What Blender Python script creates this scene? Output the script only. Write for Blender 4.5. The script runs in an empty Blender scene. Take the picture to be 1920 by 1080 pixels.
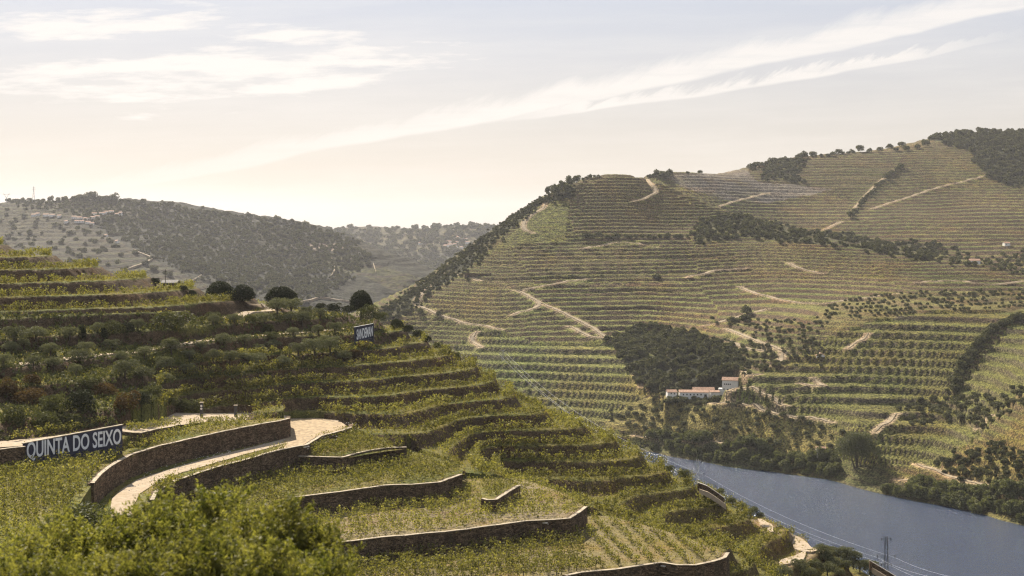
import bpy, bmesh, math, random
import numpy as np
from mathutils import Vector, Matrix
from mathutils.geometry import tessellate_polygon
from mathutils.bvhtree import BVHTree
R = math.radians
rng = np.random.default_rng(7); random.seed(7)
S = bpy.context.scene; COL = S.collection
F = 2667.0; CZ = 140.0                      # focal length in photo pixels; camera height above the river

# ------------------------------------------------------------------ camera, sky, sun, exposure
cam = bpy.data.objects.new('camera', bpy.data.cameras.new('camera')); COL.objects.link(cam); S.camera = cam
cam.location = (0, 0, CZ); cam.rotation_euler = (R(90), 0, 0)
cam.data.sensor_width = 36; cam.data.lens = 50.0; cam.data.shift_y = -100/1920
cam.data.clip_start = .5; cam.data.clip_end = 40000
cam.data.dof.use_dof = True; cam.data.dof.focus_distance = 420; cam.data.dof.aperture_fstop = 1.6
SUN_AZ, SUN_EL = R(-26), R(40)
sdir = Vector((math.sin(SUN_AZ)*math.cos(SUN_EL), math.cos(SUN_AZ)*math.cos(SUN_EL), math.sin(SUN_EL)))
sun = bpy.data.objects.new('sun', bpy.data.lights.new('sun', 'SUN')); COL.objects.link(sun)
sun.data.energy = 5.0; sun.data.angle = R(.6); sun.data.color = (1, .9, .74)
sun.rotation_euler = sdir.to_track_quat('Z', 'Y').to_euler()
V = S.view_settings; V.view_transform = 'Standard'; V.look = 'None'; V.gamma = 1; V.use_curve_mapping = False; V.exposure = 1.1
S.cycles.max_bounces = 6; S.cycles.transparent_max_bounces = 8; S.cycles.volume_bounces = 0
S.cycles.use_denoising = True; S.cycles.denoising_prefilter = 'NONE'; S.cycles.sample_clamp_indirect = 3; S.cycles.filter_width = 1.25

class NT:
    """small node-expression helper"""
    def __init__(s, tree): s.t = tree; s.n = tree.nodes; s.l = tree.links
    def new(s, ty, **kw):
        n = s.n.new(ty)
        for k, v in kw.items(): setattr(n, k, v)
        return n
    def put(s, sock, v):
        if isinstance(v, bpy.types.NodeSocket): s.l.new(v, sock)
        else: sock.default_value = v
    def m(s, op, a, b=None, c=None, clamp=False):
        n = s.new('ShaderNodeMath', operation=op, use_clamp=clamp); s.put(n.inputs[0], a)
        if b is not None: s.put(n.inputs[1], b)
        if c is not None: s.put(n.inputs[2], c)
        return n.outputs[0]
    def mix(s, f, a, b, mode='MIX'):
        n = s.new('ShaderNodeMix', data_type='RGBA', blend_type=mode); s.put(n.inputs[0], f); s.put(n.inputs[6], a); s.put(n.inputs[7], b); return n.outputs[2]
    def ramp(s, v, a, b, lo=0., hi=1.):
        n = s.new('ShaderNodeMapRange', interpolation_type='SMOOTHSTEP'); s.put(n.inputs[0], v)
        n.inputs[1].default_value = a; n.inputs[2].default_value = b; n.inputs[3].default_value = lo; n.inputs[4].default_value = hi; return n.outputs[0]
    def noise(s, vec, scale, detail=4, rough=.55):
        n = s.new('ShaderNodeTexNoise'); n.inputs['Scale'].default_value = scale; n.inputs['Detail'].default_value = detail; n.inputs['Roughness'].default_value = rough
        if vec is not None: s.l.new(vec, n.inputs['Vector'])
        return n.outputs[0]
    def vec(s, x, y, z):
        n = s.new('ShaderNodeCombineXYZ'); s.put(n.inputs[0], x); s.put(n.inputs[1], y); s.put(n.inputs[2], z); return n.outputs[0]

W = bpy.data.worlds.new('World'); S.world = W; W.use_nodes = True
w = NT(W.node_tree); w.n.clear()
sky = w.new('ShaderNodeTexSky', sky_type='NISHITA', sun_disc=False); sky.sun_elevation = SUN_EL; sky.sun_rotation = SUN_AZ
sky.altitude = 150; sky.air_density = 1.0; sky.dust_density = 3.0; sky.ozone_density = 1.0
tc = w.new('ShaderNodeTexCoord'); sp = w.new('ShaderNodeSeparateXYZ'); w.l.new(tc.outputs['Generated'], sp.inputs[0])
yy = w.m('MAXIMUM', sp.outputs[1], .02)
u = w.m('DIVIDE', sp.outputs[0], yy); v = w.m('DIVIDE', sp.outputs[2], yy)
front = w.ramp(sp.outputs[1], .1, .5)
# pale veil: the sky of the photograph is thin high cloud lit by a sun up on the left
wv = w.vec(w.m('ADD', u, w.m('MULTIPLY', v, -3.0)), w.m('MULTIPLY', v, 9.), 0.)
n1 = w.noise(wv, 3.2, 6, .6)
veil = w.m('MULTIPLY', w.ramp(n1, .35, .8), .35)
def band(c0, c1, lo, hi, sc, seed, k=1., c2=0.):
    """a contrail: a line in the sky, crisp below and ragged above"""
    wob = w.m('MULTIPLY', w.m('SUBTRACT', w.noise(w.vec(w.m('MULTIPLY', u, 1.), v, seed), 9., 3), .5), .012)
    rag = w.m('MULTIPLY', w.m('SUBTRACT', w.noise(w.vec(w.m('ADD', w.m('MULTIPLY', u, 1.), w.m('MULTIPLY', v, -1.2)), w.m('MULTIPLY', v, .6), seed+3), sc, 7, .62), .5), .028)
    line = w.m('ADD', w.m('MULTIPLY_ADD', u, c1, c0), w.m('MULTIPLY', w.m('MULTIPLY', u, u), c2))
    d = w.m('SUBTRACT', w.m('ADD', v, wob), line)
    wide = w.m('MAXIMUM', w.m('MULTIPLY_ADD', u, k, 1.), .35)
    up = w.m('DIVIDE', w.m('ADD', d, rag), wide)
    a = w.ramp(d, -lo, -lo*.2); b = w.ramp(up, hi*.25, hi, 1., 0.)
    return w.m('MULTIPLY', a, b)
t1 = band(.086, .195, .0045, .018, 42., 1., 1.2, .035)
t2 = band(.0815, .118, .003, .0085, 60., 8., -.6, .12)
fade1 = w.ramp(u, -.34, .02, .25, 1.); fade2 = w.m('MULTIPLY', w.ramp(u, -.06, .06), w.ramp(u, .26, .37, 1., .15))
trail = w.m('MAXIMUM', w.m('MULTIPLY', t1, fade1), w.m('MULTIPLY', t2, fade2))
tex = w.noise(wv, 14., 7, .6)
trail = w.m('MULTIPLY', trail, w.ramp(tex, .2, .6, .6, 1.))
# cirrocumulus patches high on the left
cv = w.vec(w.m('ADD', u, w.m('MULTIPLY', v, -.6)), w.m('MULTIPLY', v, 6.5), 2.)
cn = w.noise(cv, 11., 9, .62); cb = w.noise(w.vec(u, w.m('MULTIPLY', v, 2.6), 5.), 5.5, 3)
def blob(cu, cvv, ru, rv):
    a = w.m('POWER', w.m('DIVIDE', w.m('SUBTRACT', u, cu), ru), 2.); b = w.m('POWER', w.m('DIVIDE', w.m('SUBTRACT', v, cvv), rv), 2.)
    return w.ramp(w.m('ADD', a, b), .1, 1., 1., 0.)
reg = w.m('MAXIMUM', w.m('MAXIMUM', blob(-.165, .122, .12, .036), blob(-.09, .128, .10, .016)), w.m('MULTIPLY', w.m('MAXIMUM', blob(-.29, .155, .12, .03), blob(-.25, .105, .16, .03)), .8))
cum = w.ramp(w.m('ADD', w.m('MULTIPLY', cn, 1.9), w.m('MULTIPLY_ADD', reg, .42, -.68)), .42, .8)
cum = w.m('MULTIPLY', cum, w.ramp(reg, .0, .35))
high = w.ramp(v, .20, .6)                       # the same broken cloud goes on above the frame
cum = w.m('MAXIMUM', cum, w.m('MULTIPLY', w.m('MULTIPLY', w.ramp(cb, .5, .75), high), .35))
cloud = w.m('MULTIPLY', w.m('MAXIMUM', w.m('MAXIMUM', w.m('MULTIPLY', cum, .78), w.m('MULTIPLY', trail, .72)), veil), front)
hs = w.new('ShaderNodeHueSaturation'); hs.inputs['Saturation'].default_value = .9; w.l.new(sky.outputs[0], hs.inputs['Color'])
gm = w.new('ShaderNodeGamma'); gm.inputs['Gamma'].default_value = .16; w.l.new(hs.outputs[0], gm.inputs['Color'])
tint = w.mix(w.ramp(sp.outputs[2], .0, .2), (4.85, 4.36, 3.74, 1), (3.86, 4.12, 4.72, 1))
skyc = w.mix(1., gm.outputs[0], tint, 'MULTIPLY')
# thin bright haze towards the horizon
hz = w.ramp(sp.outputs[2], .0, .22, 1., 0.)
skyc = w.mix(w.m('MULTIPLY', hz, .0), skyc, (9., 8.4, 7.4, 1))
fin = w.mix(cloud, skyc, w.mix(1., (8.9, 8.35, 7.75, 1), (1, 1, 1, 1), 'MULTIPLY'))
bg = w.new('ShaderNodeBackground'); bg.inputs['Strength'].default_value = .0545; w.l.new(fin, bg.inputs['Color'])
wo = w.new('ShaderNodeOutputWorld'); w.l.new(bg.outputs[0], wo.inputs['Surface'])

# ------------------------------------------------------------------ helpers
def P(px, py, zr):                         # the point of the plane z = zr (below the camera) seen at a photo pixel
    D = -zr*F/(py-440.); return np.array(((px-960)/F*D, D, CZ+zr))
def PD(px, py, D): return np.array(((px-960)/F*D, D, CZ-(py-440.)/F*D))
def tag(o, label=None, cat=None, group=None, kind=None):
    if label: o['label'] = label
    if cat: o['category'] = cat
    if group: o['group'] = group
    if kind: o['kind'] = kind
    return o
def link(name, data, parent=None, loc=None):
    o = bpy.data.objects.new(name, data); COL.objects.link(o)
    if parent: o.parent = parent
    if loc is not None: o.location = loc
    return o
def mesh(name, vs, fs, mat, smooth=False):
    vs = np.asarray(vs, np.float32); fs = np.asarray(fs, np.int32)
    me = bpy.data.meshes.new(name); n, k = fs.shape
    me.vertices.add(len(vs)); me.vertices.foreach_set('co', vs.ravel())
    me.loops.add(n*k); me.loops.foreach_set('vertex_index', fs.ravel())
    me.polygons.add(n); me.polygons.foreach_set('loop_start', np.arange(0, n*k, k, dtype=np.int32))
    try: me.polygons.foreach_set('loop_total', np.full(n, k, np.int32))
    except Exception: pass
    me.polygons.foreach_set('use_smooth', np.full(n, smooth)); me.update(calc_edges=True); me.validate()
    me.materials.append(mat); return me
def meshl(name, vs, fs, mat, smooth=False):    # mixed polygons
    me = bpy.data.meshes.new(name); me.from_pydata([tuple(map(float, v)) for v in vs], [], [tuple(map(int, f)) for f in fs])
    if smooth: me.polygons.foreach_set('use_smooth', [True]*len(me.polygons))
    me.materials.append(mat); me.update(); return me
def attr(me, name, arr, kind='FLOAT'):
    a = me.attributes.new(name, kind, 'POINT')
    if kind == 'FLOAT': a.data.foreach_set('value', np.asarray(arr, np.float32).ravel())
    else:
        c = np.ones((len(arr), 4), np.float32); c[:, :3] = arr; a.data.foreach_set('color', c.ravel())
class MB:
    """collects boxes and bars into one mesh"""
    def __init__(s): s.v = []; s.f = []
    def add(s, vs, fs):
        b = len(s.v); s.v += [tuple(map(float, v)) for v in vs]; s.f += [tuple(i+b for i in f) for f in fs]; return s
    def box(s, x0, x1, y0, y1, z0, z1, rz=0, c=(0, 0, 0)):
        cs, sn = math.cos(rz), math.sin(rz)
        p = [(x, y, z) for z in (z0, z1) for x, y in ((x0, y0), (x1, y0), (x1, y1), (x0, y1))]
        return s.add([(c[0]+x*cs-y*sn, c[1]+x*sn+y*cs, c[2]+z) for x, y, z in p], [(3, 2, 1, 0), (4, 5, 6, 7), (0, 1, 5, 4), (1, 2, 6, 5), (2, 3, 7, 6), (3, 0, 4, 7)])
    def bar(s, a, b, r0, r1=None, n=5):
        r1 = r0 if r1 is None else r1; a = Vector(a); b = Vector(b); d = (b-a).normalized()
        x = d.orthogonal().normalized(); y = d.cross(x); vs = []
        for p, r in ((a, r0), (b, r1)):
            for i in range(n): t = 2*math.pi*i/n; vs.append(p+x*math.cos(t)*r+y*math.sin(t)*r)
        return s.add(vs, [(i, (i+1) % n, n+(i+1) % n, n+i) for i in range(n)]+[tuple(range(n))[::-1], tuple(range(n, 2*n))])
    def build(s, name, mat, parent=None, smooth=False):
        return link(name, meshl(name, s.v, s.f, mat, smooth), parent)

# numpy value noise
_perm = rng.random((256, 256))
def vnoise(x, y):
    xi = np.floor(x).astype(int); yi = np.floor(y).astype(int); fx = x-xi; fy = y-yi
    fx = fx*fx*(3-2*fx); fy = fy*fy*(3-2*fy)
    g = lambda a, b: _perm[a & 255, b & 255]
    return (g(xi, yi)*(1-fx)+g(xi+1, yi)*fx)*(1-fy)+(g(xi, yi+1)*(1-fx)+g(xi+1, yi+1)*fx)*fy-.5
def fbm(x, y, o=4, s=0):
    r = 0; a = 1
    for i in range(o): r = r+a*vnoise(x*2**i+17.3*i+s, y*2**i-9.1*i+s*1.7); a *= .5
    return r
def inpoly(px, py, poly):
    px = np.asarray(px, float); py = np.asarray(py, float); r = np.zeros(px.shape, bool); n = len(poly)
    for i in range(n):
        x0, y0 = poly[i]; x1, y1 = poly[(i+1) % n]
        if y0 == y1: continue
        r ^= ((y0 > py) != (y1 > py)) & (px < (x1-x0)*(py-y0)/(y1-y0)+x0)
    return r
class TPS:
    def __init__(s, pts, sc=100., lam=.002):
        p = np.array(pts, float); s.c = p[:, :2]/sc; s.sc = sc; n = len(p)
        K = s.U(s.c[:, None]-s.c[None]); K += np.eye(n)*lam
        A = np.zeros((n+3, n+3)); A[:n, :n] = K; A[:n, n] = 1; A[:n, n+1:] = s.c; A[n, :n] = 1; A[n+1:, :n] = s.c.T
        s.w = np.linalg.solve(A, np.r_[p[:, 2], 0, 0, 0])
    @staticmethod
    def U(d):
        r2 = (d**2).sum(-1); return .5*r2*np.log(r2+1e-12)
    def __call__(s, x, y):
        q = np.stack([np.asarray(x, float).ravel(), np.asarray(y, float).ravel()], 1)/s.sc; out = np.empty(len(q)); n = len(s.c)
        for i in range(0, len(q), 60000):
            b = q[i:i+60000]; out[i:i+60000] = s.U(b[:, None]-s.c[None])@s.w[:n]+s.w[n]+b@s.w[n+1:]
        return out.reshape(np.shape(x))
def smooth(a, b, x): t = np.clip((x-a)/(b-a), 0, 1); return t*t*(3-2*t)

class Hill:
    """a height field over columns (bearings) and rows (distances); smooth height hs and final height z"""
    def __init__(s, pts, px, D, sc):
        w_ = []
        for p in pts:
            if len(p) == 3: w_.append(PD(*p))
            else: q = p[1]; w_.append(((p[0]-960)/F*q, q, CZ+p[2]))
        s.t = TPS(w_, sc); s.px = px; s.D = D
        s.X = (px[:, None]-960)/F*D[None]; s.Y = np.broadcast_to(D[None], s.X.shape)
        s.hs = s.t(s.X, s.Y); s.z = s.hs.copy(); s.py()
    def py(s):
        s.PY = 440-(s.z-CZ)/s.Y*F; s.hor = np.minimum.accumulate(s.PY, 1); s.PX = np.broadcast_to(s.px[:, None], s.X.shape)
    def hit(s, px, py):
        """first surface point seen at photo pixels -> world points (nan where none)"""
        px = np.atleast_1d(np.asarray(px, float)); py = np.atleast_1d(np.asarray(py, float)); out = np.full((len(px), 3), np.nan)
        ci = np.clip(np.round(np.interp(px, s.px, np.arange(len(s.px)))).astype(int), 0, len(s.px)-1)
        for k, (i, y) in enumerate(zip(ci, py)):
            j = np.argmax(s.hor[i] <= y)
            if s.hor[i, j] <= y:
                d = s.D[j]; out[k] = ((px[k]-960)/F*d, d, s.z[i, j])
        return out
    def zat(s, x, y):
        x = np.asarray(x, float); y = np.asarray(y, float)
        i = np.interp(x/y*F+960, s.px, np.arange(len(s.px))); j = np.interp(y, s.D, np.arange(len(s.D)))
        i0 = np.clip(i.astype(int), 0, len(s.px)-2); j0 = np.clip(j.astype(int), 0, len(s.D)-2); a = i-i0; b = j-j0; z = s.z
        return (z[i0, j0]*(1-a)+z[i0+1, j0]*a)*(1-b)+(z[i0, j0+1]*(1-a)+z[i0+1, j0+1]*a)*b
    def obj(s, name, mat, cols, extra=None):
        n, m = s.X.shape; vs = np.stack([s.X, s.Y, s.z], -1).reshape(-1, 3)
        i = np.arange(n-1)[:, None]*m+np.arange(m-1)[None]; fs = np.stack([i, i+m, i+m+1, i+1], -1).reshape(-1, 4)
        me = mesh(name, vs, fs, mat, True); attr(me, 'col', cols.reshape(-1, 3), 'FLOAT_COLOR')
        for k, a in (extra or {}).items(): attr(me, k, a)
        return tag(link(name, me), kind='structure')
def terrace(hs, dz, bank, tilt=.14):
    """a smooth height turned into level benches and steep banks; u runs 0..1 up one terrace"""
    q = hs/dz; k = np.floor(q); u_ = q-k
    return dz*(k+tilt*u_+(1-tilt)*smooth(1-bank, 1, u_)), u_

# ------------------------------------------------------------------ materials
def newmat(name): m = bpy.data.materials.new(name); m.use_nodes = True; t = NT(m.node_tree); t.n.clear(); return m, t
def finish(t, bsdf): o = t.new('ShaderNodeOutputMaterial'); t.l.new(bsdf, o.inputs[0])
def principled(t, color, rough=.85, bump=None, dist=.1, spec=.3, metal=0):
    b = t.new('ShaderNodeBsdfPrincipled'); t.put(b.inputs['Base Color'], color); t.put(b.inputs['Roughness'], rough)
    b.inputs['Specular IOR Level'].default_value = spec; b.inputs['Metallic'].default_value = metal
    if bump is not None:
        bp = t.new('ShaderNodeBump'); bp.inputs['Distance'].default_value = dist; t.l.new(bump, bp.inputs['Height']); t.l.new(bp.outputs[0], b.inputs['Normal'])
    return b
def pos(t): return t.new('ShaderNodeNewGeometry').outputs['Position']
def plain(name, c, rough=.8, var=.25, scale=3., spec=.3, metal=0, dist=.02):
    m, t = newmat(name); n = t.noise(pos(t), scale, 5)
    f = t.ramp(n, .3, .7, 1-var, 1+var); cc = t.mix(1., (*c, 1), t.vec(f, f, f), 'MULTIPLY')
    finish(t, principled(t, cc, rough, n, dist, spec, metal).outputs[0]); return m
def terrain_mat(name, s1, s2, var, bdist, speck=.5, rows=False):
    m, t = newmat(name); p = pos(t); a = t.new('ShaderNodeAttribute', attribute_name='col')
    n1 = t.noise(p, s1, 5, .65); n2 = t.noise(p, s2, 3, .6)
    f = t.m('MULTIPLY', t.ramp(n1, .3, .7, 1-var, 1+var), t.ramp(n2, .35, .65, 1-speck, 1+speck))
    f = t.m('MULTIPLY', f, .74); c = t.mix(1., a.outputs['Color'], t.vec(f, f, t.m('MULTIPLY', f, .98)), 'MULTIPLY')
    n3 = t.noise(p, s1*.13, 3)                       # patches of drier and greener cover
    c = t.mix(t.ramp(n3, .48, .68, 0., .45), c, t.mix(1., c, (1.25, .95, .7, 1), 'MULTIPLY'))
    finish(t, principled(t, c, .95, t.m('ADD', t.m('MULTIPLY', n1, .5), n2), bdist, .1).outputs[0]); return m
def leaf_mat(name, c1, c2, trans=.45, scale=.8, rough=.45, spec=.4):
    m, t = newmat(name); p = pos(t); n = t.noise(p, scale, 4, .7); n2 = t.noise(p, scale*5, 2, .7)
    c = t.mix(t.ramp(t.m('ADD', t.m('MULTIPLY', n, .5), t.m('MULTIPLY', n2, .5)), .38, .62), (*c1, 1), (*c2, 1))
    oi = t.new('ShaderNodeObjectInfo'); f = t.m('MULTIPLY_ADD', oi.outputs['Random'], .35, .68)
    c = t.mix(1., c, t.vec(f, f, f), 'MULTIPLY')
    b = principled(t, c, rough, None, .1, spec)
    tr = t.new('ShaderNodeBsdfTranslucent'); t.l.new(t.mix(1., c, (1.25, 1.3, .6, 1), 'MULTIPLY'), tr.inputs[0])
    mx = t.new('ShaderNodeMixShader'); mx.inputs[0].default_value = trans; t.l.new(b.outputs[0], mx.inputs[1]); t.l.new(tr.outputs[0], mx.inputs[2])
    finish(t, mx.outputs[0]); return m
M = {}
M['near'] = terrain_mat('terraced_slope', .9, 4.5, .35, .25, .4)
M['field'] = terrain_mat('field_soil', 1.3, 6., .35, .12, .35)
M['main'] = terrain_mat('vineyard_slope', .16, .85, .3, .9, .7)
M['far'] = terrain_mat('far_slope', .03, .12, .3, 5., .55)
M['vine'] = leaf_mat('vine_leaf', (.05, .06, .014), (.37, .32, .10), .36, 1.3, .7, .12)
M['olive'] = leaf_mat('olive_leaf', (.095, .098, .052), (.2, .198, .115), .2, 1.2, .75, .15)
M['oak'] = leaf_mat('dark_leaf', (.024, .03, .014), (.055, .06, .026), .12, .8, .75, .15)
M['shrub'] = leaf_mat('shrub_leaf', (.055, .06, .025), (.14, .138, .06), .25, .9, .75, .15)
M['rust'] = leaf_mat('rusty_leaf', (.075, .045, .02), (.14, .09, .045), .25, .9, .8, .1)
M['grass'] = leaf_mat('grass_blade', (.17, .15, .045), (.34, .28, .09), .4, .4, .8, .1)
M['frontleaf'] = leaf_mat('front_leaf', (.085, .095, .022), (.31, .28, .09), .45, 1.6, .6, .15)
M['bark'] = plain('bark', (.07, .055, .04), .9, .4, 6., .2)
M['wood'] = plain('weathered_wood', (.1, .085, .07), .85, .3, 8.)
M['fartree'] = leaf_mat('far_tree_leaf', (.05, .053, .029), (.17, .165, .09), .2, .3, .8, .1)
M['farolive'] = leaf_mat('far_olive_leaf', (.08, .084, .046), (.21, .2, .12), .2, .3, .8, .1)
M['white'] = plain('white_plaster', (.74, .71, .66), .8, .06, 1.2)
M['roof'] = plain('clay_roof', (.30, .18, .12), .85, .4, 1.2)
M['dark'] = plain('dark_opening', (.03, .03, .035), .5, .1)
M['steel'] = plain('galvanised_steel', (.35, .35, .36), .5, .15, 2., .5, .6)
M['darksteel'] = plain('dark_steel', (.06, .06, .065), .5, .15, 2., .5, .3)
M['wire'] = plain('aluminium_wire', (.6, .6, .62), .75, .05, 1., .1, 0)
M['navy'] = plain('navy_board', (.022, .024, .05), .55, .15, 1.5, .4)
M['letter'] = plain('white_letter', (.78, .77, .78), .6, .04, 2.)
M['coping'] = plain('coping_stone', (.34, .28, .2), .9, .35, 1.5)
M['stone'] = plain('pale_stone', (.5, .45, .38), .9, .3, 2.)
m_, t = newmat('dirt_road'); p = pos(t); n = t.noise(p, 1.2, 6, .7); n2 = t.noise(p, .22, 3); n3 = t.noise(p, 9., 3)
c = t.mix(t.ramp(n, .3, .7), (.31, .24, .165, 1), (.43, .35, .26, 1)); c = t.mix(t.ramp(n2, .5, .72, 0, .5), c, (.33, .25, .15, 1)); c = t.mix(t.ramp(n3, .55, .7, 0, .3), c, (.28, .23, .17, 1))
finish(t, principled(t, c, .95, t.m('ADD', n, n3), .06, .1).outputs[0]); M['road'] = m_
M['track'] = plain('far_track', (.25, .195, .125), .95, .3, .4)
m_, t = newmat('schist_wall'); p = pos(t)
sx = t.new('ShaderNodeSeparateXYZ'); t.l.new(p, sx.inputs[0])
q = t.vec(t.m('MULTIPLY', t.m('ADD', sx.outputs[0], t.m('MULTIPLY', sx.outputs[1], .7)), 2.2), t.m('MULTIPLY', sx.outputs[1], .6), t.m('MULTIPLY', sx.outputs[2], 5.5))
vo = t.new('ShaderNodeTexVoronoi', feature='DISTANCE_TO_EDGE'); t.l.new(q, vo.inputs['Vector']); vo.inputs['Scale'].default_value = 1.
vc = t.new('ShaderNodeTexVoronoi'); t.l.new(q, vc.inputs['Vector']); vc.inputs['Scale'].default_value = 1.
n = t.noise(p, .5, 5, .7); c = t.mix(t.ramp(n, .3, .7), (.10, .066, .04, 1), (.21, .145, .09, 1))
bw = t.new('ShaderNodeSeparateColor'); t.l.new(vc.outputs['Color'], bw.inputs[0]); f = t.m('MULTIPLY_ADD', bw.outputs[0], 1.1, .4)
c = t.mix(1., c, t.vec(f, f, f), 'MULTIPLY'); e = t.ramp(vo.outputs['Distance'], .0, .09); c = t.mix(e, (.04, .03, .022, 1), c)
n4 = t.noise(t.vec(sx.outputs[0], sx.outputs[1], t.m('MULTIPLY', sx.outputs[2], .25)), 1.1, 4); c = t.mix(t.ramp(n4, .52, .7, 0, .55), c, (.07, .06, .035, 1))
finish(t, principled(t, c, .95, e, .12, .1).outputs[0]); M['wall'] = m_
m_, t = newmat('river_water'); p = pos(t)
n = t.noise(p, .5, 5, .6); n2 = t.noise(p, 2.2, 3, .6); n0 = t.noise(p, .012, 3)
b = principled(t, (.022, .04, .085, 1), .15, t.m('ADD', n, t.m('ADD', t.m('MULTIPLY', n2, .7), t.m('MULTIPLY', t.noise(p, .06, 3), 1.2))), .9, .36)
b.inputs['IOR'].default_value = 1.33; finish(t, b.outputs[0]); M['water'] = m_
m_, t = newmat('haze_air'); vol = t.new('ShaderNodeVolumePrincipled'); vol.inputs['Color'].default_value = (.93, .93, 1., 1); vol.inputs['Density'].default_value = 3.5e-5; vol.inputs['Anisotropy'].default_value = .35
o_ = t.new('ShaderNodeOutputMaterial'); t.l.new(vol.outputs[0], o_.inputs['Volume']); M['haze'] = m_
#%%MARK1
# ------------------------------------------------------------------ terrain
GREEN = np.array((.128, .14, .034)); DRY = np.array((.205, .165, .055)); BANK = np.array((.115, .078, .045)); DIRT = np.array((.36, .27, .17))
SCRUB = np.array((.07, .068, .035)); WOOD = np.array((.045, .048, .026)); SCREE = np.array((.24, .2, .165)); STONEC = np.array((.15, .115, .085))
def paint(px, py, base, zones):
    c = np.empty(px.shape+(3,)); c[:] = base
    for poly, col, k in zones: m = inpoly(px, py, poly); c[m] = c[m]*(1-k)+np.array(col)*k
    return c
def near_lines(h, lines, width):
    """distance from every grid point to hand-placed tracks (world metres) and the height of the nearest track point"""
    X, Y = h.X, h.Y; d = np.full(X.shape, 1e9); zz = np.zeros(X.shape)
    for L in lines:
        for a, b in zip(L[:-1], L[1:]):
            lo = np.minimum(a[:2], b[:2])-width; hi = np.maximum(a[:2], b[:2])+width
            j0, j1 = np.searchsorted(h.D, (lo[1], hi[1])); 
            if j1 <= j0: continue
            pxs = [(x-0)/y*F+960 for x in (lo[0], hi[0]) for y in (max(lo[1], 1), hi[1])]
            i0, i1 = np.searchsorted(h.px, (min(pxs), max(pxs)))
            if i1 <= i0: continue
            sl = (slice(i0, i1), slice(j0, j1)); ab = b[:2]-a[:2]; L2 = ab@ab+1e-9
            tt = np.clip(((X[sl]-a[0])*ab[0]+(Y[sl]-a[1])*ab[1])/L2, 0, 1)
            dd = np.hypot(X[sl]-a[0]-tt*ab[0], Y[sl]-a[1]-tt*ab[1]); up = dd < d[sl]
            z = a[2]+tt*(b[2]-a[2]); d[sl] = np.where(up, dd, d[sl]); zz[sl] = np.where(up, z, zz[sl])
    return d, zz
def dense(pts, step):
    pts = np.array(pts, float); out = [pts[0]]
    for a, b in zip(pts[:-1], pts[1:]):
        n = max(1, int(np.linalg.norm((b-a)[:2])/step))
        out += [a+(b-a)*k/n for k in range(1, n+1)]
    return np.array(out)
def smoothline(L, it=3):
    L = np.array(L, float)
    for _ in range(it): L[1:-1] = (L[:-2]+2*L[1:-1]+L[2:])/4
    return L
def trace(h, pix, step=3):
    """photo polyline laid on a hill"""
    px = dense([(a, b, 0) for a, b in pix], step); q = h.hit(px[:, 0], px[:, 1]); q = q[~np.isnan(q[:, 0])]
    return smoothline(q, 4) if len(q) > 2 else q
def ribbon(name, L, width, mat, lift=.15, z=None, th=.35):
    L = np.array(L, float); d = np.gradient(L[:, :2], axis=0); d /= np.linalg.norm(d, axis=1)[:, None]+1e-9; n = np.stack([-d[:, 1], d[:, 0]], 1)
    ii = np.arange(len(L)); wd = width*((1+.3*vnoise(ii*.35, np.full(len(L), 3.3)))*np.clip(np.minimum(ii, ii[::-1])/6.+.15, 0, 1))[:, None]/2
    l = L.copy(); r = L.copy(); l[:, :2] += n*wd; r[:, :2] -= n*wd; l[:, 2] += lift; r[:, 2] += lift; lb = l.copy(); rb = r.copy(); lb[:, 2] -= th; rb[:, 2] -= th
    m = len(L); vs = np.concatenate([lb, l, r, rb]); i = np.arange(m-1)
    fs = np.concatenate([np.stack([i+k*m, i+1+k*m, i+1+(k+1)*m, i+(k+1)*m], 1) for k in range(3)])
    return tag(link(name, mesh(name, vs, fs, mat)), kind='structure')

# ---- the foreground spur (terraced by hand and by height)
Cpts = [(0,835,204),(120,822,212),(230,800,223),(330,774,256),(400,776,264),(460,775,270),(540,780,275),(600,786,277),(658,803,268),(700,830,262),(760,841,250),(870,890,244),(980,905,252),(1098,953,230),(1150,975,226),(1250,1000,225),(1363,1040,212),
 (1050,945,262),(960,895,268),(950,880,280),(1150,945,262),(1150,925,268),(1250,975,262),(1300,1000,262),(1400,1030,255),(1380,1060,245),(1500,1070,258),
 (600,640,306),(600,700,291),(650,740,283),(780,740,292),(850,800,280),(780,800,270),(900,760,296),(850,700,308),(800,665,318),(750,640,322),(702,635,315),(720,603,340),(780,632,338),(850,668,330),(900,692,322),(960,739,311),(1040,780,300),(1120,815,292),(1200,866,285),(1300,932,276),(1400,984,271),(1500,1030,267),(1650,1098,266),
 (1000,800,290),(1050,860,282),(1100,900,274),(1200,940,270),
 (780,(400,-50)[0],0)]
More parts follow.
